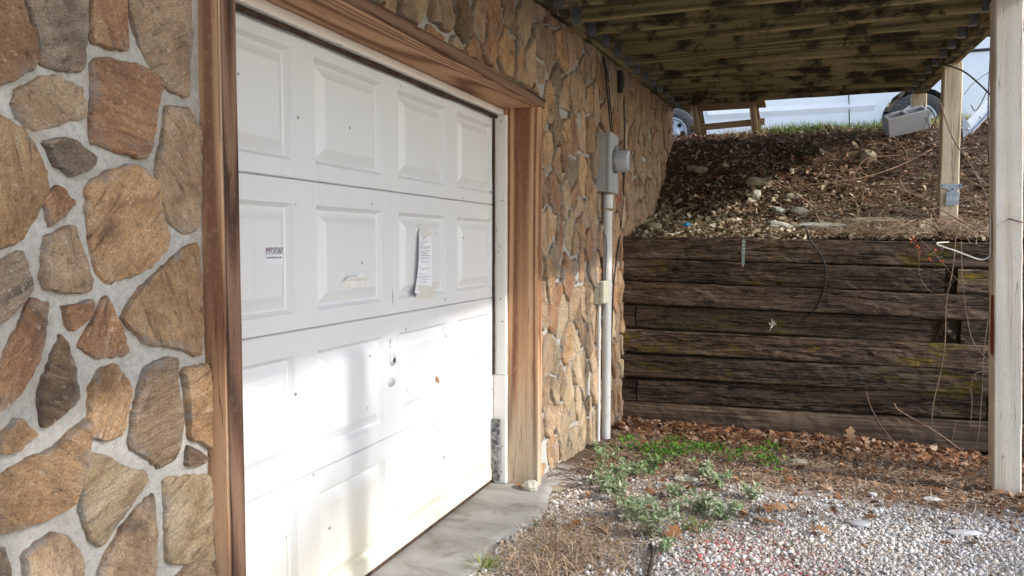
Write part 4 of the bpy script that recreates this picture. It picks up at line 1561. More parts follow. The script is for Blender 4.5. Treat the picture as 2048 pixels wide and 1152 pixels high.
lr = random.Random(77)
GL1 = 'oak leaves on top of the drift below the timber wall'
for i in range(60):
    xx = lr.uniform(.3, 2.95); yy = 2.30 - abs(lr.gauss(0, .17)) - .02
    zz = float(gz(xx, yy)) + .045 * math.exp(-((2.33 - yy) / .22) ** 2) + .012
    one_leaf((xx, yy, zz), lr.uniform(.09, .14), lr.uniform(0, 6.3), lr.gauss(0, .4), lr.gauss(0, .4), lr.randrange(9), 'curled brown oak leaf on top of the drift below the timber wall', GL1)
GL2 = 'stray oak leaves on the weedy gravel'
for (u, v) in [(1370, 968), (1290, 880), (1355, 885), (1430, 880), (1245, 1005), (1150, 1045), (1420, 1000), (1555, 1012), (1310, 1015), (1640, 1060), (1500, 925), (1210, 1060), (1540, 1040)]:
    q = at(u, v, z=-.07)
    q = at(u, v, z=float(gz(q.x, q.y)) + .03)
    one_leaf(q, lr.uniform(.09, .15), lr.uniform(0, 6.3), lr.gauss(0, .25), lr.gauss(0, .25), lr.randrange(9), 'tan oak leaf lying among the weeds and pale gravel of the yard', GL2)
q = at(1347, 1070, z=-.02)
one_leaf(q, .15, 1.2, -.9, .5, 0, 'dark red brown curled leaf standing up at the edge of the pale gravel')
q = at(1708, 892, z=-.08)
one_leaf((q.x, 2.22, float(gz(q.x, 2.22)) + .085), .16, 1.4, -1.35, .2, 5, 'single oak leaf standing upright against the lowest timber')
q = at(1045, 964, z=-.015)
one_leaf((.17, -.075, -.008), .10, 1.9, .1, .3, 1, 'orange leaf tucked behind the round stone at the right door jamb')
q = at(875, 760, x=.012)
one_leaf(q, .045, 0.2, 1.2, 1.3, 1, 'small rust coloured leaf stuck to the lower part of the garage door')
q = at(2010, 992, z=-.06)
for i in range(7):
    one_leaf((2.78 + .07 * i * .6, .93 - .03 * (i % 3), -.055 + .012 * (i % 3)), .12, i * 1.3, .3 - .1 * i, .2, (i * 2) % 9, 'brown oak leaf heaped at the foot of the thick grey post', 'oak leaves heaped at the grey post')


# --- rocks
def rock(name, p, size, mat, label, cat='rock', seed=0, rot=(0, 0, 0), ang=.35, group=None, sub=2):
    bm = bmesh.new()
    bmesh.ops.create_icosphere(bm, subdivisions=sub, radius=.5)
    o_ = seed * 3.7
    for v in bm.verts:
        c = v.co.copy()
        f = 1 + ang * mnoise.noise(c * 2.4 + Vector((o_, 0, 0))) + .12 * mnoise.noise(c * 6 + Vector((0, o_, 0)))
        v.co = Vector((c.x * f * size[0], c.y * f * size[1], max(-.33, min(.33, c.z)) * 1.35 * size[2] * (.9 + .25 * mnoise.noise(c * 3 + Vector((o_, o_, 0))))))
    from mathutils import Euler
    M = Matrix.Translation(p) @ Euler(rot).to_matrix().to_4x4()
    o = from_bm(name, bm, mat, None, M)
    return tag(o, label, cat, group)


rock('round_stone', (.255, -.10, .005), (.085, .075, .075), M_['rock_pale'], 'round pale stone on the concrete at the foot of the right door jamb', 'stone', 3)


def bank_at(u, v):
    """walk the sight line to the bank"""
    d = CF + CR * (u - 1024) / FPX - CU * (v - 576) / FPX
    t0 = (2.46 - CAM[1]) / d[1]
    for i in range(400):
        p = CAM + d * (t0 + i * .01)
        if p[2] <= float(ez(p[0], p[1])): break
    return Vector(p)


for i, (u, v, sx, sy, sz_, mt, lab, rot) in enumerate([
    (1640, 462, .42, .24, .05, 'rock_pale', 'large flat pale slab lying on the bank edge above the black cable', (.15, .0, .2)),
    (1748, 452, .46, .22, .05, 'rock', 'long tan slab on the bank edge left of the orange berries', (.2, -.05, .3)),
    (1560, 462, .20, .14, .06, 'rock_pale', 'pale wedge of stone on the bank edge left of the large flat slab', (.2, .2, .1)),
    (1518, 372, .24, .15, .07, 'rock', 'mossy flat stone half buried in the middle of the bank', (.3, .1, .2)),
    (1510, 400, .09, .10, .10, 'rock_pale', 'small upright greenish stone just below the mossy flat stone', (.9, .1, .2)),
    (1400, 348, .15, .10, .07, 'rock', 'lone brown stone in the dark upper left of the bank', (.3, .1, .3)),
    (1735, 328, .13, .10, .17, 'rock', 'upright tan stone on the bank left of the tan post', (.5, .0, .2)),
    (1600, 432, .17, .11, .05, 'rock_pale', 'flat stone with a ragged edge below the long stick on the bank', (.4, .1, .5)),
    (1585, 402, .14, .08, .05, 'rock', 'thin tilted stone under the long stick on the bank', (.5, .1, .2)),
    (1308, 465, .14, .12, .09, 'rock', 'yellowish stone in the corner of house wall and timber wall', (.2, .1, .3)),
    (1380, 345, .08, .1, .05, 'rock', 'small buried stone beside the lone brown stone high on the bank', (.3, .1, .0)),
    (1556, 430, .12, .09, .05, 'rock_pale', 'small pale stone left of the stone with a ragged edge', (.3, .2, .6)),
]):
    p = bank_at(u, v)
    rock('flat_rock', p + Vector((0, .02, .045)), (sx * 1.15, sy * 1.15, sz_ * 1.3), M_[mt], lab, 'rock', 20 + i, rot, .45)

# --- litter on the bank
N = 24000
x = rng.uniform(-.1, 4.2, N); y = 2.47 + rng.uniform(0, 1, N) ** 1.25 * 3.2
k = rng.random(N) < .12 + 1.1 * n2(x, y, 2.6, 1.9) ** 1.6
x, y = x[k], y[k]; N = len(x)
P = on_bank(x, y, rng.uniform(.004, .03, N))
sl = .45 * sstep(3.0, 4.0, y) * sstep(5.2, 4.8, y)
stuff(scatter('leaf_litter', CT, CFc, P, rotm(rng.uniform(0, 6.283, N), rng.normal(0, .4, N), rng.normal(0, .4, N)), rng.lognormal(math.log(.038), .5, N).clip(.015, .11), M_['litter'], np.clip(rng.random(N) ** 1.25 + .35 * (n2(x, y, 3.3, 7.0) - .5), 0, 1)))
N = 1600
x = rng.uniform(0.1, 4.2, N); y = 2.47 + rng.uniform(0, 1, N) * 3.0
stuff(scatter('leaf_litter', LT, LF, on_bank(x, y, rng.uniform(.01, .035, N)), rotm(rng.uniform(0, 6.283, N), rng.normal(0, .5, N), rng.normal(0, .5, N)), rng.uniform(.05, .10, N), M_['litter'], rng.random(N)))
N = 8500
x = rng.uniform(.15, 3.2, N); y = 2.47 + np.abs(rng.normal(0, .85, N))
k = (rng.random(N) < .25 + .75 * sstep(2.4, 1.0, x)) & (y < 5)
x, y = x[k], y[k]
stuff(scatter('stone_chips', CT, CFc, on_bank(x, y, .02), rotm(rng.uniform(0, 6.283, len(x)), rng.normal(0, .5, len(x)), rng.normal(0, .5, len(x))), rng.lognormal(math.log(.05), .45, len(x)).clip(.015, .14), M_['chip']))
N = 8500
x = rng.uniform(.8, 4.2, N); y = 2.47 + rng.uniform(0, 1, N) ** 1.3 * 2.6
k = rng.random(N) < .15 + .85 * sstep(1.4, 2.4, x)
x, y = x[k], y[k]
stuff(straws('straw', on_bank(x, y, rng.uniform(.01, .07, len(x))), rng.uniform(.10, .34, len(x)), rng.uniform(.002, .005, len(x)), M_['straw'], .3))

# --- cover on the open slope right of the timbers
N = 7000
x = rng.uniform(4.2, 9.0, N); y = rng.uniform(.8, 6.5, N)
z = gz_all(x, y)
stuff(scatter('leaf_litter', CT, CFc, np.stack([x, y, z + rng.uniform(.005, .03, N)], -1), rotm(rng.uniform(0, 6.283, N), rng.normal(0, .5, N), rng.normal(0, .5, N)), rng.uniform(.04, .11, N), M_['litter'], rng.random(N)))
x = rng.uniform(4.2, 9.0, N); y = rng.uniform(.8, 6.5, N)
stuff(straws('straw', np.stack([x, y, gz_all(x, y) + rng.uniform(.01, .06, N)], -1), rng.uniform(.10, .34, N), rng.uniform(.003, .006, N), M_['straw'], .5))

rk = random.Random(44)
for i in range(30):
    xx = .35 + 2.5 * rk.random() ** 1.2; yy = 2.56 + abs(rk.gauss(0, .8))
    if yy > 4.7: continue
    rock('bank_stone', (xx, yy, float(ez(xx, yy)) + .025), (rk.uniform(.05, .14), rk.uniform(.05, .10), rk.uniform(.03, .05)), M_[rk.choice(['rock', 'rock', 'rock_pale'])], 'small pale stone lying in the leaf litter of the bank', 'stone', 200 + i, (rk.gauss(.3, .3), rk.gauss(0, .3), rk.uniform(0, 3)), .5, 'small stones scattered over the bank', 1)
for i in range(22):
    x0 = rk.uniform(1.5, 3.1); y0 = rk.uniform(2.5, 4.6); a_ = rk.uniform(-.5, 3.4); L_ = rk.uniform(.4, 1.2)
    pts_ = []
    for q in range(5):
        f = q / 4
        xq = x0 + math.cos(a_ + .8 * f) * L_ * f; yq = max(2.47, y0 + math.sin(a_ + .8 * f) * L_ * f * .6)
        pts_.append(Vector((xq, yq, float(ez(xq, yq)) + .03 + .09 * math.sin(3.14 * f) * rk.random())))
    tag(tube('runner', pts_, rk.uniform(.003, .005), M_['stick' if i % 3 else 'vine'], None, 5, .002), 'dry tan runner sprawling over the right side of the bank', 'vine', 'dry runners tangled on the right of the bank')

# --- grass along the top of the bank
N = 14000
x = rng.uniform(.7, 5.0, N); y = rng.uniform(4.95, 6.0, N)
k = rng.random(N) < (.25 + .75 * sstep(1.1, 1.5, x)) * (.3 + .7 * n2(x, y, 2.2, 3.0)) * sstep(4.95, 5.25, y)
x, y = x[k], y[k]
gr = np.clip(rng.normal(.45, .2, len(x)) + .5 * (1 - sstep(1.0, 1.6, x)) + .35 * sstep(2.2, 2.7, x), 0, 1)
H = rng.uniform(.06, .17, len(x))
stuff(scatter('grass', BT, BF, on_bank(x, y, -.005), rotm(rng.uniform(0, 6.283, len(x)), rng.normal(.15, .35, len(x)), rng.normal(0, .3, len(x))), np.stack([H, np.full(len(x), .0075), H], -1), M_['grass'], gr))
N = 1500
x = rng.uniform(-.2, 1.5, N); y = rng.uniform(5.6, 6.9, N)
stuff(straws('straw', on_bank(x, y, rng.uniform(.01, .06, N)), rng.uniform(.08, .22, N), rng.uniform(.003, .006, N), M_['straw'], .5))


def tuft(name, p, n, h, spread, mat, label, cat, rlo=0, rhi=1, lean=.5, w=.005):
    a = rng.uniform(0, 6.283, n)
    r = spread * np.sqrt(rng.random(n))
    P = np.stack([p[0] + r * np.cos(a), p[1] + r * np.sin(a), np.full(n, p[2])], -1)
    H = rng.uniform(.55, 1.0, n) * h
    o = scatter(name, BT, BF, P, rotm(a + rng.normal(0, .5, n), rng.normal(lean, .25, n), rng.normal(0, .2, n)), np.stack([H, np.full(n, w), H], -1), mat, rng.uniform(rlo, rhi, n))
    return tag(o, label, cat)


p = bank_at(1612, 312); tuft('grass_tuft', p, 240, .22, .08, M_['darkgrass'], 'dark green grass tuft hanging from the upper bank', 'grass tuft', lean=.7)
p = at(968, 1140, z=-.045); tuft('grass_tuft', p, 90, .12, .05, M_['grass'], 'yellow green grass tuft beside the concrete threshold in the foreground', 'grass tuft', .3, .85, .7, .004)
p = at(1395, 1060, z=-.045); tuft('grass_tuft', p, 70, .10, .06, M_['grass'], 'green grass tuft in the weeds at the edge of the gravel', 'grass tuft', .1, .6, .6)
p = at(1080, 1060, z=-.045); tuft('grass_tuft', p, 60, .09, .07, M_['darkgrass'], 'low dark green tuft near the edge of the concrete threshold', 'grass tuft', .3, 1, .9)
for i, (u, v) in enumerate([(1600, 1048), (1655, 1050), (1730, 1055), (1805, 1075), (1815, 1105), (1600, 1090), (1830, 1130), (2020, 1110), (1720, 1100)]):
    p = at(u, v, z=-.05)
    o = tuft('weed_tuft', p, 26, .05, .055, M_['grass'], 'tiny grass seedling tuft growing through the pale gravel', 'grass tuft', .1, .9, .9, .005)
    o['group'] = 'seedling tufts in the gravel'
p = at(1120, 1118, z=-.045)
N = 900
x = p.x + rng.normal(0, .14, N); y = p.y + rng.normal(0, .20, N)
k = x > .42
o = straws('dry_grass', on_ground(x[k], y[k], rng.uniform(.005, .06, k.sum())), rng.uniform(.06, .16, k.sum()), rng.uniform(.002, .004, k.sum()), M_['straw'], .6)
stuff(o)

# --- low bright green ground cover
N = 16000
x = rng.uniform(.4, 2.9, N); y = rng.uniform(.3, 2.15, N)
cl = np.zeros(N)
for (u, v, s) in [(1325, 925, .13), (1355, 905, .13), (1290, 905, .10), (1410, 895, .12), (1520, 900, .10), (1535, 930, .09), (1545, 885, .06), (1250, 885, .07), (1455, 920, .07), (1350, 880, .08), (1480, 905, .05), (1555, 960, .04)]:
    q = at(u, v, z=-.11)
    cl = np.maximum(cl, np.exp(-(((x - q.x) / s) ** 2 + ((y - q.y) / (s * 1.3)) ** 2)))
k = rng.random(N) < cl * 1.0 * (.45 + .9 * n2(x, y, 5.0, 1.0))
x, y = x[k], y[k]
stuff(scatter('clover', CT, CFc, on_ground(x, y, rng.uniform(.02, .065, len(x))), rotm(rng.uniform(0, 6.283, len(x)), rng.normal(0, .5, len(x)), rng.normal(0, .5, len(x))), rng.uniform(.018, .040, len(x)), M_['clover']))


# --- grey green leafy weeds
def lance_templates(nv=6):
    T = []
    for q in range(nv):
        b = rng.uniform(-.5, .3); V = []
        for f, w in ((0, .03), (.25, .15), (.5, .18), (.78, .10), (1, .0)):
            z = b * f * f
            V += [(f, -w, z + .05 * w), (f, 0, z - .12 * w), (f, w, z + .05 * w)]
        T.append(V)
    F = []
    for i in range(4):
        for s in (0, 1):
            a = 3 * i + s
            F.append((a, a + 1, a + 4)); F.append((a, a + 4, a + 3))
    return np.array(T), F


WT, WF = lance_templates()


def weed(u, v, h, ns, label, group=None, zz=-.08, lo=.2, hi=.85):
    q = at(u, v, z=zz)
    q.z = float(gz(q.x, q.y))
    r_ = thing('leafy_weed', label, 'weed', q, group)
    P, Rr, S, V, F = [], [], [], [], []
    yw, pt, rl = [], [], []
    for s in range(int(ns * 1.5)):
        a = random.uniform(0, 6.283); ln = random.uniform(.2, 1.15) * h
        tip = q + Vector((math.cos(a) * ln, math.sin(a) * ln, h * random.uniform(.55, 1)))
        base = q + Vector((random.uniform(-.02, .02), random.uniform(-.02, .02), 0))
        mid = (base + tip) / 2 + Vector((0, 0, .25 * h))
        pts = smooth_path([base, mid, tip], 4)
        tv, tf = tube_data(pts, .0028, 4, .0014)
        b = len(V); V += tv; F += [tuple(i + b for i in f) for f in tf]
        for i in range(1, len(pts)):
            for _ in range(4):
                P.append(pts[i]); S.append(random.uniform(.018, .048)); yw.append(random.uniform(0, 6.283)); pt.append(random.gauss(-.3, .4)); rl.append(random.gauss(0, .3))
    mesh('stem', V, F, M_['vine'], r_)
    n = len(P)
    scatter('foliage', WT, WF, np.array([p[:] for p in P]), rotm(np.array(yw), np.array(pt), np.array(rl)), np.array(S), M_['sage'], rng.uniform(lo, hi, n), False, None)
    o = COL.objects[-1]
    M0 = Matrix.Identity(4)
    WM[o.name] = M0
    o.parent = r_; o.matrix_basis = WM[r_.name].inverted()
    return r_


GW = 'grey green weeds sprawling over the gravel edge'
LW = 'small sprawling grey green weed on the leafy edge of the gravel'
weed(1196, 958, .20, 5, 'tall grey green weed nearest the corner of the house wall', lo=.15, hi=.6)
weed(1235, 985, .12, 6, LW, GW); weed(1215, 1000, .10, 5, LW, GW); weed(1262, 960, .10, 5, LW, GW); weed(1300, 958, .12, 5, 'darker green weed in front of the clover patch', lo=.0, hi=.45)
weed(1270, 1055, .14, 7, LW, GW); weed(1300, 1090, .16, 7, 'grey green weed whose bare stem runs down to the front edge of the picture'); weed(1320, 1050, .11, 5, LW, GW)
weed(1400, 1040, .12, 6, LW, GW); weed(1440, 985, .09, 5, LW, GW); weed(1410, 965, .09, 4, LW, GW); weed(1450, 1050, .10, 5, LW, GW); weed(1350, 1010, .09, 4, LW, GW)
weed(1240, 1020, .10, 5, LW, GW); weed(1330, 1120, .07, 3, LW, GW); weed(1500, 1010, .07, 3, LW, GW)
a = at(1300, 1090, z=-.03); b = at(1295, 1160, z=-.03)
tag(tube('dead_stem', [a, a.lerp(b, .4) + Vector((.015, 0, .015)), b], .009, M_['bark'], None, 6), 'brown bare stem running from the weeds to the front edge', 'stem')
for i, (u, v, sx, sy, lab, mt) in enumerate([(1598, 908, .13, .09, 'grey stone slab at the edge of the leaf drift', 'rock_pale'), (1110, 990, .10, .09, 'flat tan stone beside the concrete threshold corner', 'rock'), (1930, 1082, .20, .06, 'long white splinter of stone on the gravel', 'wchip'), (1862, 1003, .10, .06, 'pale bluish stone chip in the leaf litter near the grey post', 'wchip'), (1745, 995, .06, .05, 'small white stone chip on dark soil', 'wchip'), (1720, 1062, .13, .07, 'dark flat stone sunk in the gravel', 'cmu'), (1372, 965, .17, .12, 'flat tan stone among the grey green weeds', 'rock_pale')]):
    q = at(u, v, z=-.07); q.z = float(gz(q.x, q.y)) + .012
    rock('loose_stone', q, (sx, sy, .025), M_[mt], lab, 'stone', 60 + i, (.05, .05, .25 + .1 * i))

# ------------------------------------------------------------------ electric meter, pipes
mb = thing('electric_meter', 'grey electric meter box with round glass meter on the stone wall', 'meter', (.26, 1.6, 1.77))
box('meter_box', (.205, 1.475, 1.770), (.292, 1.745, 2.205), M_['enamel'], mb, .005)
box('cover', (.2935, 1.470, 1.765), (.318, 1.750, 2.211), M_['enamel'], mb, .006)
for r0 in (.036, .024):
    lathe('knockout_ring', [(r0, 0), (r0, .001), (r0 - .003, .0022), (r0 - .006, .001), (r0 - .006, 0)], M_['enamel'], facing((.248, 1.4755, 1.855), (0, -1, 0)), mb, 24)
mc = Vector((.318, 1.618, 2.005))
lathe('socket_ring', [(.092, 0), (.092, .022), (.086, .026), (.05, .026)], M_['galv'], facing(mc, (1, 0, 0)), mb, 28)
gl = lathe('meter_glass', [(.083, .026), (.083, .100), (.077, .112), (.06, .117), (.01, .118)], M_['glass'], facing(mc, (1, 0, 0)), mb, 28)
lathe('meter_plate', [(.07, .027), (.07, .085), (.04, .09)], M_['plate'], facing(mc, (1, 0, 0)), gl, 24)
for k in range(7):
    a = k * .9
    box('dial_mark', (mc.x + .0905, mc.y + .045 * math.cos(a) - .006, mc.z + .045 * math.sin(a) - .006), (mc.x + .092, mc.y + .045 * math.cos(a) + .006, mc.z + .045 * math.sin(a) + .006), M_['ink'], gl, 0)
tube('hasp', [(.320, 1.60, 2.10), (.338, 1.60, 2.12), (.338, 1.64, 2.12), (.320, 1.64, 2.10)], .004, M_['galv'], mb, 6)
tag(box('warning_tag', (.325, 1.698, 1.70), (.333, 1.716, 1.752), M_['red'], None, .002), 'small orange red tag hanging under the meter box', 'tag')

pipe = thing('conduit_pipe', 'thick white plastic pipe running from the meter box to the ground', 'pipe', (.262, 1.62, -.14))
lathe('riser', [(.036, 0), (.036, 1.80)], M_['pvc'], Matrix.Translation((.262, 1.645, -.17)), pipe, 20)
lathe('coupling', [(.041, 0), (.042, .10), (.038, .105)], M_['pvc'], Matrix.Translation((.262, 1.645, 1.65)), pipe, 20)
tube('wire', [(.235, 1.60, 1.765), (.232, 1.592, 1.6), (.245, 1.595, 1.45), (.262, 1.600, 1.42), (.262, 1.603, 1.25), (.256, 1.600, 1.1)], .003, M_['black'], pipe, 5)
jb = thing('junction_box', 'cream plastic junction box on the wall beside the white pipe', 'junction box', (.25, 1.50, .93))
box('back_half', (.215, 1.42, .925), (.258, 1.575, 1.095), M_['cream'], jb, .008, 3)
box('cover', (.2595, 1.415, .930), (.298, 1.580, 1.100), M_['cream'], jb, .014, 3)
for zz in (.97, 1.05):
    box('latch', (.252, 1.408, zz - .008), (.266, 1.4145, zz + .008), M_['cream'], jb, .002)
tc_ = thing('thin_conduit', 'thin white plastic conduit below the cream junction box', 'conduit', (.235, 1.5, -.14))
lathe('conduit', [(.0135, 0), (.0135, 1.085)], M_['pvc'], Matrix.Translation((.238, 1.50, -.16)), tc_, 14)
box('clip', (.222, 1.482, .72), (.254, 1.518, .735), M_['pvc'], tc_, .003)


def wire(name, pts, r, label, cat='cable', mat='black', group=None, r1=None, sides=5):
    return tag(tube(name, pts, r, M_[mat], None, sides, r1), label, cat, group)


def W(u, v, x): return at(u, v, x=x)


wire('cable', [W(1205, 112, .24), W(1212, 150, .235), W(1216, 200, .24), W(1222, 264, .25)], .006, 'pair of black cables from the deck down to the meter box')
wire('cable', [W(1208, 116, .235), W(1217, 160, .232), W(1221, 215, .236), W(1226, 264, .25)], .005, 'black cable running beside the first one down to the meter box')
wire('cable', [W(1246, 150, .24), W(1248, 210, .23), W(1249, 300, .232), W(1247, 380, .232), W(1243, 440, .235), W(1228, 560, .24), W(1222, 700, .232), W(1219, 830, .232)], .007, 'black cable from the deck behind the white pipe to the ground')
box_ = box('splice_bundle', (.225, 2.10, 2.62), (.262, 2.17, 2.80), M_['black'], None, .015)
tag(box_, 'black bundle of cable splices hanging under the deck at the wall', 'cable')
wire('twine', [W(1262, 300, .25), W(1275, 345, .3)] + [bank_at(u, v) + Vector((0, 0, .05)) for u, v in ((1310, 420), (1345, 455), (1368, 470))], .004, 'thin brown stem leaning from the meter down to the bank edge', 'stem', 'vine')

# ------------------------------------------------------------------ small things on the timber wall
wire('cable', [bank_at(1602, 462) + Vector((0, .1, .02)), at(1606, 452, y=2.45), at(1613, 458, y=2.36), at(1622, 483, y=2.365), at(1642, 510, y=2.368), at(1652, 545, y=2.368), at(1645, 590, y=2.37), at(1625, 625, y=2.37), at(1604, 640, y=2.372)], .0065, 'black cable looping down over the face of the timber wall')
sk = thing('hanging_marker', 'green and brass ruler like stake hanging on the top timber', 'stake', at(1486, 538, y=2.36))
a = at(1487.5, 478, y=2.365); b = at(1485.5, 528, y=2.365)
lumber('green_rod', a, b, .022, .010, M_['greenp'], sk, up=(0, 1, 0), seg=4, ch=.002)
M, L = basis(b, at(1485, 538, y=2.365), (0, 1, 0))
lathe('point', [(.010, 0), (.002, .03)], M_['tip'], facing(b, at(1485, 538, y=2.365) - b), sk, 6)
for f in (.10, .24, .38, .52):
    p = a.lerp(b, f)
    box('rung', (p.x - .011, p.y - .0075, p.z - .003), (p.x + .011, p.y - .0055, p.z + .003), M_['petal'], sk, 0)
tube('wire_tie', [at(1481, 506, y=2.352), at(1487, 508, y=2.348), at(1493, 507, y=2.352)], .0025, M_['galv'], sk, 5)
fl = thing('dried_flower', 'pale dried flower star on the fourth timber left of the cable end', 'flower', at(1545, 650, y=2.36))
c0_ = at(1546, 652, y=2.35)
for (u, v) in [(1544, 637), (1554, 645), (1537, 645), (1550, 640), (1541, 655)]:
    tip = at(u, v, y=2.335)
    d = tip - c0_
    s = Vector((d.z, 0, -d.x)).normalized() * .008
    mesh('petal', [c0_ + Vector((0, .004, 0)), c0_ + d * .5 + s, tip, c0_ + d * .5 - s, c0_ + d * .5 + Vector((0, .006, 0))], [(0, 1, 4), (1, 2, 4), (2, 3, 4), (3, 0, 4)], M_['petal'], fl)
tube('stalk', [c0_, at(1541, 658, y=2.345), at(1539, 664, y=2.35)], .002, M_['petal'], fl, 5)
p = bank_at(1374, 458)
rock('blue_cap', p + Vector((0, 0, .025)), (.075, .07, .07), M_['blue'], 'bright blue crumpled cap on the bank edge near the house wall', 'cap', 5, (.4, .2, .1), .25)

# bent bar on the grey post
hk = thing('plant_hanger', 'bent pale metal hanger bar fixed to the left side of the grey post', 'hanger', at(1983, 515, y=1.05))
pts = [at(1981, 430, y=1.06), at(1981, 500, y=1.06), at(1978, 513, y=1.05), at(1966, 519, y=1.03), at(1950, 516, y=1.00), at(1910, 501, y=.93), at(1880, 491, y=.88), at(1874, 487, y=.875), at(1880, 485, y=.90), at(1898, 484, y=.95)]
P = smooth_path(pts, 5)
V, F = [], []
for i, q in enumerate(P):
    t_ = (P[min(i + 1, len(P) - 1)] - P[max(0, i - 1)]).normalized()
    s = t_.cross(Vector((0, 1, .15))).normalized() * .0035
    wv = Vector((.2, 1, 0)).normalized() * .015
    V += [q + s + wv, q - s + wv, q - s - wv, q + s - wv]
for i in range(len(P) - 1):
    for k in range(4):
        a = i * 4 + k; b = i * 4 + (k + 1) % 4
        F.append((a, b, b + 4, a + 4))
F += [(3, 2, 1, 0), tuple(range(len(V) - 4, len(V)))]
mesh('bar', V, F, M_['hook'], hk)
box('clamp', (2.728, 1.03, 1.19), (2.752, 1.075, 1.30), M_['galv'], hk, .003)

# metal base plate on the tan post
br = thing('post_bracket', 'galvanised T shaped metal bracket at the foot of the tan post', 'bracket', at(1900, 412, y=3.19))
yb = 3.194
T = [(1880, 368), (1923, 368), (1924, 375), (1914, 381), (1911, 411), (1890, 413), (1899, 405), (1899, 382), (1893, 378), (1880, 374)]
Pq = [at(u, v, y=yb) for u, v in T]
n = len(Pq)
V = [Vector((p.x, yb, p.z)) for p in Pq] + [Vector((p.x, yb - .007, p.z)) for p in Pq]
F = [tuple(range(n)), tuple(reversed(range(n, 2 * n)))] + [(i, i + n, (i + 1) % n + n, (i + 1) % n) for i in range(n)]
mesh('plate', V, F, M_['galv'], br)
for s in (1899.5, 1912):
    a = at(s, 383, y=yb - .03); b = at(s - 2, 410, y=yb - .03)
    lumber('flange', a, b, .05, .006, M_['galv'], br, up=(0, 1, 0), seg=3, ch=.001)
for (u, v) in ((1884, 371), (1920, 371), (1905, 379), (1905, 395)):
    p = at(u, v, y=yb - .0075)
    lathe('bolt', [(.006, 0), (.006, .004), (.003, .005)], M_['hole'], facing(p, (0, -1, 0)), br, 8)

# tilted hollow block
V, F = voxel([-.2, -.168, -.016, .016, .168, .2], [-.1, -.067, .067, .1], [-.1, .1], lambda i, j, k: not (j == 1 and i in (1, 3)))
bmx = bmesh.new()
me = bpy.data.meshes.new('concrete_block'); me.from_pydata(V, [], F)
bmx.from_mesh(me); bmesh.ops.recalc_face_normals(bmx, faces=bmx.faces)
bmesh.ops.bevel(bmx, geom=[e for e in bmx.edges if e.is_manifold and e.calc_face_angle(0) > .5], offset=.004, segments=1, affect='EDGES')
bmx.to_mesh(me); bmx.free()
from mathutils import Euler
_g = bank_at(1800, 268)
pc = at(1812, 243, y=_g.y - .10)
o = link_mesh('concrete_block', me, M_['cmu'], None, Matrix.Translation(pc) @ Euler((R_(24), R_(-13), R_(8))).to_matrix().to_4x4())
tag(o, 'pale hollow concrete block lying tilted on top of the bank', 'concrete block')

# painted channel behind the tan post
ch = thing('metal_channel', 'light grey bolted metal channel slanting up behind the tan post', 'channel', at(1936, 270, y=4.1))
a = at(1932, 262, y=4.1); b = at(1992, 198, y=4.35)
lumber('web', a, b, .11, .006, M_['greyp'], ch, up=(0, -1, .2), seg=4, ch=.001)
M, L = basis(a, b, (0, -1, .2))
for s in (-1, 1):
    off = (M.to_3x3() @ Vector((0, s * .052, .02)))
    lumber('flange', a + off, b + off, .006, .04, M_['greyp'], ch, up=(0, -1, .2), seg=4, ch=.001)
pl = [at(1924, 228, y=4.08), at(1938, 247, y=4.08), at(1945, 262, y=4.08), at(1926, 276, y=4.08)]
mesh('end_plate', [Vector((p.x, 4.075, p.z)) for p in pl] + [Vector((p.x, 4.085, p.z)) for p in pl], [(0, 1, 2, 3), (7, 6, 5, 4), (0, 4, 5, 1), (1, 5, 6, 2), (2, 6, 7, 3), (3, 7, 4, 0)], M_['greyp'], ch)
for (u, v) in ((1936, 258), (1961, 234), (1978, 214)):
    lathe('bolt', [(.012, 0), (.012, .01), (.005, .014)], M_['chrome'], facing(at(u, v, y=4.06), (0, -1, 0)), ch, 10)

# saw-horse like bench on the bank top
bn = thing('wooden_bench', 'low wooden bench frame on top of the bank in front of the white truck', 'bench', (.75, 5.3, 2.65))
Y = 5.35
for (u0, v0, u1, v1) in ((1398, 284, 1388, 212), (1511, 272, 1504, 205)):
    a = at(u0, v0, y=Y); b = at(u1, v1, y=Y)
    lumber('leg', a, b, .07, .035, M_['bench'], bn, up=(0, 1, 0), seg=5, ch=.003)
    lumber('leg', a + Vector((.035, .42, .03)), b + Vector((.02, .40, 0)), .07, .035, M_['bench'], bn, up=(0, 1, 0), seg=5, ch=.003)
for yy, (u0, v0, u1, v1) in ((Y + .036, (1380, 256, 1529, 242)),):
    a = at(u0, v0, y=Y); b = at(u1, v1, y=Y)
    a.y = b.y = yy
    lumber('rail', a, b, .03, .075, M_['bench'], bn, seg=5, ch=.003, seed=3)
for k in range(4):
    a = at(1364, 217, y=Y); b = at(1529, 207, y=Y)
    a.y = b.y = Y - .03 + .145 * k
    lumber('seat_board', a + Vector((0, 0, .045)), b + Vector((0, 0, .045)), .135, .028, M_['bench'], bn, seg=5, ch=.003, seed=4 + k)

# ------------------------------------------------------------------ white pickup behind the bank
TY = 7.0
tk = thing('pickup_truck', 'white pickup truck parked on the upper ground beyond the bank', 'truck', (1.6, TY + .95, 2.62))
GZ = 2.60
WXs = (-.10, 3.03)
WR = .36
zb, zs = GZ + .30, GZ + .62


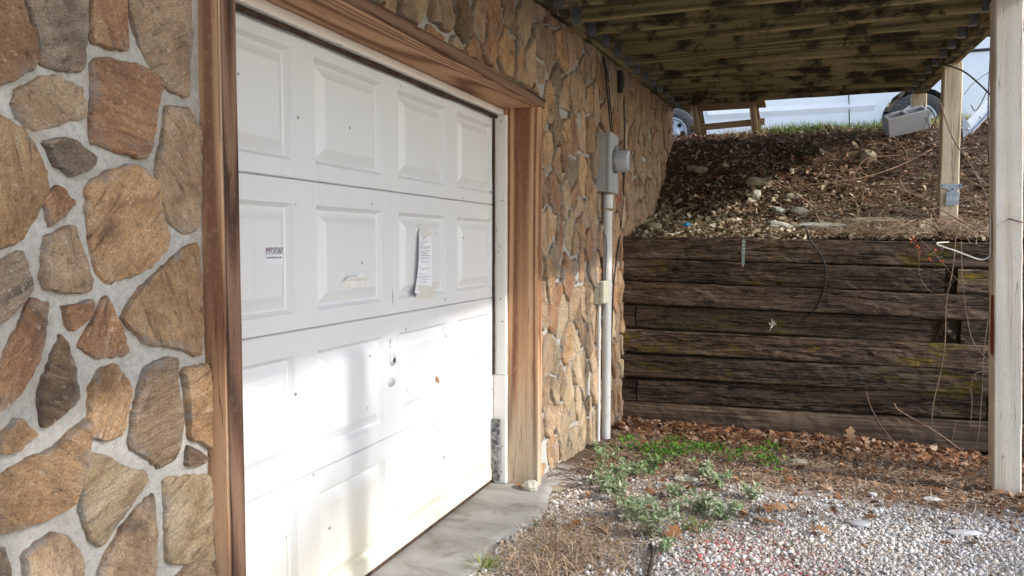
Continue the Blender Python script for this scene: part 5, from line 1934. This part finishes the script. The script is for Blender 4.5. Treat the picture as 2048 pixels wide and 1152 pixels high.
def side_profile():
    P = [(-1.05, zs), (-1.05, GZ + 1.0), (-.9, GZ + 1.08), (.45, GZ + 1.2), (2.20, GZ + 1.36), (2.21, GZ + 1.36), (4.45, GZ + 1.37), (4.5, GZ + 1.2), (4.5, GZ + .5), (4.45, zb + .15)]
    bot = []
    for wx in reversed(WXs):
        zc = GZ + WR + .02
        ar = WR + .085
        a0 = math.asin((zb - zc) / ar)
        for k in range(15):
            a = a0 + (math.pi - 2 * a0) * k / 14
            bot.append((wx + ar * math.cos(a), zc + ar * math.sin(a)))
    return P + bot + [(-1.0, zb + .1)]


prof = side_profile()
n = len(prof)
V = [(x, TY, z) for x, z in prof] + [(x, TY + 1.9, z) for x, z in prof]
bm = bmesh.new()
vs = [bm.verts.new(v) for v in V]
f0 = bm.faces.new(vs[:n]); f1 = bm.faces.new(list(reversed(vs[n:])))
for i in range(n): bm.faces.new((vs[i], vs[i + n], vs[(i + 1) % n + n], vs[(i + 1) % n]))
es = [e for e in f0.edges] + [e for e in f1.edges]
bmesh.ops.bevel(bm, geom=es, offset=.025, segments=2, affect='EDGES')
bmesh.ops.triangulate(bm, faces=[f for f in bm.faces if len(f.verts) > 6])
from_bm('body', bm, M_['car'], tk)
# cab
cab = [(.45, GZ + 1.2), (1.0, GZ + 1.78), (2.0, GZ + 1.8), (2.2, GZ + 1.36)]
V = [(x, TY + .08 + (.12 if z > GZ + 1.5 else 0), z) for x, z in cab] + [(x, TY + 1.82 - (.12 if z > GZ + 1.5 else 0), z) for x, z in cab]
mesh('cab', V, [(0, 1, 2, 3), (7, 6, 5, 4), (0, 4, 5, 1), (1, 5, 6, 2), (2, 6, 7, 3)], M_['car'], tk)
mesh('side_window', [(.72, TY + .085, GZ + 1.32), (1.06, TY + .17, GZ + 1.70), (1.92, TY + .17, GZ + 1.72), (2.05, TY + .09, GZ + 1.42)], [(0, 3, 2, 1)], M_['carglass'], tk)
# lower sill turning under between the wheels, bed rail, seams, lettering
V = [(.38, TY - .002, zb + .36), (2.55, TY - .002, zb + .36), (2.53, TY - .012, zb + .30), (.40, TY - .012, zb + .30), (2.50, TY + .05, zb - .08), (.42, TY + .05, zb - .08)]
mesh('rocker_panel', V, [(0, 3, 2, 1), (3, 5, 4, 2)], M_['car'], tk)
box('bed_rail', (2.23, TY - .02, GZ + 1.19), (4.46, TY + .02, GZ + 1.225), M_['cartrim'], tk, .006)
for (x, z0, z1) in ((2.205, GZ + .32, GZ + 1.35), (1.02, GZ + .42, GZ + 1.18)):
    tube('panel_seam', [(x + .03 * (1 - f) ** 2, TY - .002, z0 + (z1 - z0) * f) for f in (0, .25, .5, .75, 1)], .007 if x > 2 else .004, M_['cartrim'] if x > 2 else M_['greyp'], tk, 5)
rr = random.Random(5)
V, F = [], []
a = at(1436, 219, y=TY - .004); b = at(1482, 214, y=TY - .004)
xx = a.x
while xx < b.x:
    w_ = rr.uniform(.03, .045)
    zz = a.z + (b.z - a.z) * (xx - a.x) / (b.x - a.x) - .012
    q = len(V)
    V += [(xx, TY - .004, zz), (xx + w_ * .35, TY - .004, zz), (xx + w_ * .35, TY - .004, zz + .10), (xx, TY - .004, zz + .10)]
    F.append((q, q + 1, q + 2, q + 3))
    xx += w_ * rr.uniform(.75, 1.25)
mesh('lettering', V, F, M_['greyp'], tk)
for i, wx in enumerate(WXs):
    for yy, dr in ((TY + .035, -1), (TY + 1.865, 1)):
        wh = bpy.data.objects.new('wheel', None)
        COL.objects.link(wh); wh.empty_display_size = .1
        put(wh, Matrix.Translation((wx, yy, GZ + WR)), tk)
        Mx = facing((wx, yy - dr * .12, GZ + WR), (0, dr, 0))
        lathe('tyre', [(.22, 0), (.33, .0), (.36, .03), (.36, .19), (.345, .225), (.29, .24), (.235, .232), (.225, .19)], M_['tyre'], Mx, wh, 36)
        lathe('rim', [(.228, .14), (.226, .222), (.205, .222), (.19, .19), (.12, .195), (.10, .215), (.05, .22)], M_['rim'], Mx, wh, 30)
        if dr < 0:
            for k in range(8):
                a_ = k * math.pi / 4
                lathe('rim_slot', [(.032, 0), (.030, .003)], M_['hole'], Mx @ Matrix.Translation((.155 * math.cos(a_), .155 * math.sin(a_), .1935)), wh, 10)
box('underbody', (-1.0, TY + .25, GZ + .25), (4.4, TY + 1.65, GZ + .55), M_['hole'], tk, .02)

# ------------------------------------------------------------------ vines and twigs
wire('stick', [bank_at(1541, 370) + Vector((0, -.03, .06)), bank_at(1610, 412) + Vector((0, -.03, .05)), bank_at(1632, 440) + Vector((0, 0, .05)), bank_at(1646, 468) + Vector((0, .0, .03))], .008, 'thick bare tan stick lying down the bank to the pale slab', 'stick', 'stick', r1=.005, sides=6)
wire('vine', [bank_at(1560, 384) + Vector((0, -.03, .05)), bank_at(1640, 384) + Vector((0, -.05, .08)), bank_at(1720, 378) + Vector((0, -.05, .1)), bank_at(1800, 352) + Vector((0, -.1, .1)), bank_at(1860, 325) + Vector((0, -.1, .12))], .004, 'thin tan runner crossing the middle of the bank', 'vine', 'stick')
wire('vine', [at(1760, 372, y=3.1), at(1830, 390, y=2.9), at(1900, 430, y=2.6), at(1985, 478, y=2.2)], .005, 'long pale vine slanting from the bank down behind the grey post', 'vine', 'stick')
wire('vine', [at(1880, 205, y=3.15), at(1905, 275, y=3.05), at(1935, 320, y=2.9), at(1960, 365, y=2.4), at(1985, 420, y=1.6), at(2020, 438, y=.99), at(2060, 447, y=.98)], .005, 'dark vine from the tan post across the front of the grey post', 'vine', 'vine')
wire('twig', [at(1885, 128, y=3.17), at(1922, 140, y=3.1), at(1950, 160, y=3.0), at(1990, 198, y=2.8)], .007, 'dark twig bending from the top of the tan post', 'twig', 'bark')
wire('twig', [at(1985, 60, y=3.2), at(1978, 160, y=3.2), at(1976, 260, y=3.2), at(1978, 330, y=3.1)], .005, 'upright dark twig beside the grey post', 'twig', 'bark')
wire('twig', [at(1975, 180, y=3.3), at(1960, 210, y=3.3), at(1950, 222, y=3.3), at(1942, 210, y=3.3)], .004, 'small forked twig in front of the white truck bed', 'twig', 'bark')
wire('twig', [at(1928, 190, y=3.4), at(1948, 165, y=3.4), at(1985, 140, y=3.4)], .003, 'thin pale twig in front of the white truck bed', 'twig', 'vine')
shr = thing('bare_shrub', 'clump of thin leafless stems growing beside the concrete block', 'shrub', bank_at(1858, 280))
for i in range(9):
    u = 1838 + i * 5.2
    a = bank_at(u, 275 + (i % 3) * 8)
    tube('branch', [a, a + Vector((.02 * (i % 3), -.02, .16)), a + Vector((.05 * math.sin(i * 2.1) + .04, -.04, .30 + .05 * math.cos(i)))], .004, M_['vine' if i % 2 else 'bark'], shr, 5)
# vines hanging over the timber wall
for lab, pts, r, mt in [
    ('stout brown vine hanging down the right end of the timber wall', [(1912, 470), (1905, 540), (1893, 600), (1890, 680), (1882, 740), (1868, 800), (1862, 850)], .006, 'vine'),
    ('thin brown vine hanging nearest the grey post', [(1976, 640), (1968, 700), (1964, 780), (1958, 860), (1952, 900)], .004, 'vine'),
    ('looped vine stem below the hole in the timber wall', [(1968, 742), (1950, 748), (1941, 775), (1944, 800), (1940, 860)], .004, 'vine'),
    ('thin vine crossing the gap between the right hand timbers', [(1922, 482), (1925, 560), (1932, 620), (1945, 680), (1975, 722)], .004, 'vine'),
    ('fine red brown vine with berries curling over the top timber', [(1824, 480), (1838, 510), (1838, 545), (1850, 572), (1866, 586)], .003, 'vine'),
    ('long fine vine slanting from the berries to the post', [(1840, 478), (1880, 520), (1910, 555), (1935, 578), (1975, 584)], .003, 'vine'),
    ('pale bare branch leaning on the lower right timbers', [(1788, 806), (1800, 822), (1850, 850), (1890, 876), (1932, 908)], .005, 'stick'),
    ('brown twig leaning on the lower timbers left of the pale branch', [(1732, 782), (1742, 815), (1762, 850), (1785, 880), (1815, 908)], .004, 'vine'),
    ('short forked twig standing at the foot of the timbers by the post', [(1912, 843), (1906, 870), (1900, 900)], .004, 'vine'),
]:
    wire('vine', [at(u, v, y=2.345 - .02 * (i % 2)) for i, (u, v) in enumerate(pts)], r * .7, lab, 'vine', mt)
bt = thing('berry_vine', 'sprig of orange red berries on the bank edge left of the metal hanger', 'berries', at(1822, 486, y=2.36))
for i, (u, v) in enumerate([(1818, 478), (1822, 484), (1826, 476), (1830, 482), (1838, 496), (1834, 492), (1840, 504), (1836, 506), (1858, 518), (1862, 521), (1880, 523), (1886, 522), (1850, 520), (1812, 474), (1870, 500), (1806, 456), (1780, 448), (1790, 460), (1845, 455), (1838, 446), (1775, 470), (1862, 470)]):
    q = at(u, v, y=2.34) if v > 474 else bank_at(u, v) + Vector((0, 0, .03))
    bm = bmesh.new(); bmesh.ops.create_icosphere(bm, subdivisions=2, radius=.006 + .002 * (i % 3))
    from_bm('berry', bm, M_['berry'], bt, Matrix.Translation(q), True)

# ------------------------------------------------------------------ trees beyond, plus unseen oaks added to soften the sun
def pine(x, y, h, label, seed):
    z = 2.7
    t_ = thing('pine_tree', label, 'tree', (x, y, z))
    tube('trunk', [(x, y, z - .2), (x + .05, y, z + h * .5), (x, y, z + h)], .14, M_['bark'], t_, 8, .03)
    r = np.random.default_rng(seed)
    P, yw, pt, rl = [], [], [], []
    for b in range(110):
        f = r.uniform(.10, 1.0)
        a = r.uniform(0, 6.283)
        L = (1 - f) * h * .30 + .25
        for k in range(26):
            s = r.uniform(.15, 1)
            P.append((x + math.cos(a) * L * s + r.normal(0, .10), y + math.sin(a) * L * s + r.normal(0, .10), z + h * f - .25 * L * s + r.normal(0, .07)))
            yw.append(a + r.normal(0, .8)); pt.append(r.normal(.2, .5)); rl.append(r.normal(0, .6))
    n_ = len(P)
    scatter('crown', WT, WF, np.array(P), rotm(np.array(yw), np.array(pt), np.array(rl)), r.uniform(.20, .42, n_), M_['needle'], r.random(n_))
    o = COL.objects[-1]
    o.parent = t_; o.matrix_basis = WM[t_.name].inverted()


pine(5.4, 13.5, 7.5, 'dark green conifer seen above the truck beside the grey post', 1)
pine(8.4, 15.0, 8.0, 'tall conifer standing right of the truck', 2)
pine(1.2, 17.0, 8.5, 'tall conifer standing far behind the truck cab', 3)


def sun_filter_tree(x, y, h, label, seed):  # out of view, put in to dim the sun patch on the door
    """added leafless oak whose trunk, limbs and haze of twigs thin the sunlight"""
    z = float(gz_all(np.array(x), np.array(y))) - .1
    t_ = thing('sun_filter_tree', label, 'tree', (x, y, z))
    rd_ = random.Random(seed)
    tube('trunk', [(x, y, z), (x + .1, y + .1, z + h * .3), (x, y - .1, z + h * .62), (x + .1, y, z + h * .9)], .19, M_['bark'], t_, 10, .05)
    LV, LF_, TV_, TF_ = [], [], [], []
    for i in range(17):
        f = rd_.uniform(.22, .9)
        b = Vector((x, y, z + h * f))
        a_ = rd_.uniform(0, 6.283)
        L_ = h * rd_.uniform(.26, .42) * (1.15 - .6 * f)
        d = Vector((math.cos(a_), math.sin(a_), rd_.uniform(.25, .9))).normalized()
        pts = [b, b + d * L_ * .5 + Vector((0, 0, .1)), b + d * L_ + Vector((0, 0, .5))]
        P_ = smooth_path(pts, 5)
        v_, f_ = tube_data(P_, .055, 5, .014)
        q = len(LV); LV += v_; LF_ += [tuple(k + q for k in ff) for ff in f_]
        for j in range(12):
            s_ = P_[rd_.randrange(2, len(P_))]
            d2 = (d + Vector((rd_.gauss(0, .7), rd_.gauss(0, .7), rd_.gauss(.25, .5)))).normalized()
            l2 = rd_.uniform(.7, 1.7)
            m_ = s_ + d2 * l2 * .55 + Vector((0, 0, .06)); e_ = s_ + d2 * l2
            v_, f_ = tube_data([s_, m_, e_], .017, 4, .008, False)
            q = len(TV_); TV_ += v_; TF_ += [tuple(k + q for k in ff) for ff in f_]
            for k in range(4):
                o2 = s_.lerp(e_, rd_.uniform(.25, 1))
                d3 = (d2 + Vector((rd_.gauss(0, .8), rd_.gauss(0, .8), rd_.gauss(.1, .6)))).normalized()
                v_, f_ = tube_data([o2, o2 + d3 * rd_.uniform(.4, .95)], .0085, 3, .004, False)
                q = len(TV_); TV_ += v_; TF_ += [tuple(kk + q for kk in ff) for ff in f_]
    mesh('limbs', LV, LF_, M_['bark'], t_)
    mesh('twigs', TV_, TF_, M_['bark'], t_)


sun_filter_tree(12.6, -3.4, 11.5, 'unseen leafless oak added nearest the drive to thin the sun', 1)
sun_filter_tree(13.4, .9, 12.0, 'unseen leafless oak added opposite the garage door to thin the sun', 2)
sun_filter_tree(13.0, 5.0, 11.0, 'unseen leafless oak added up the slope to thin the sun', 4)
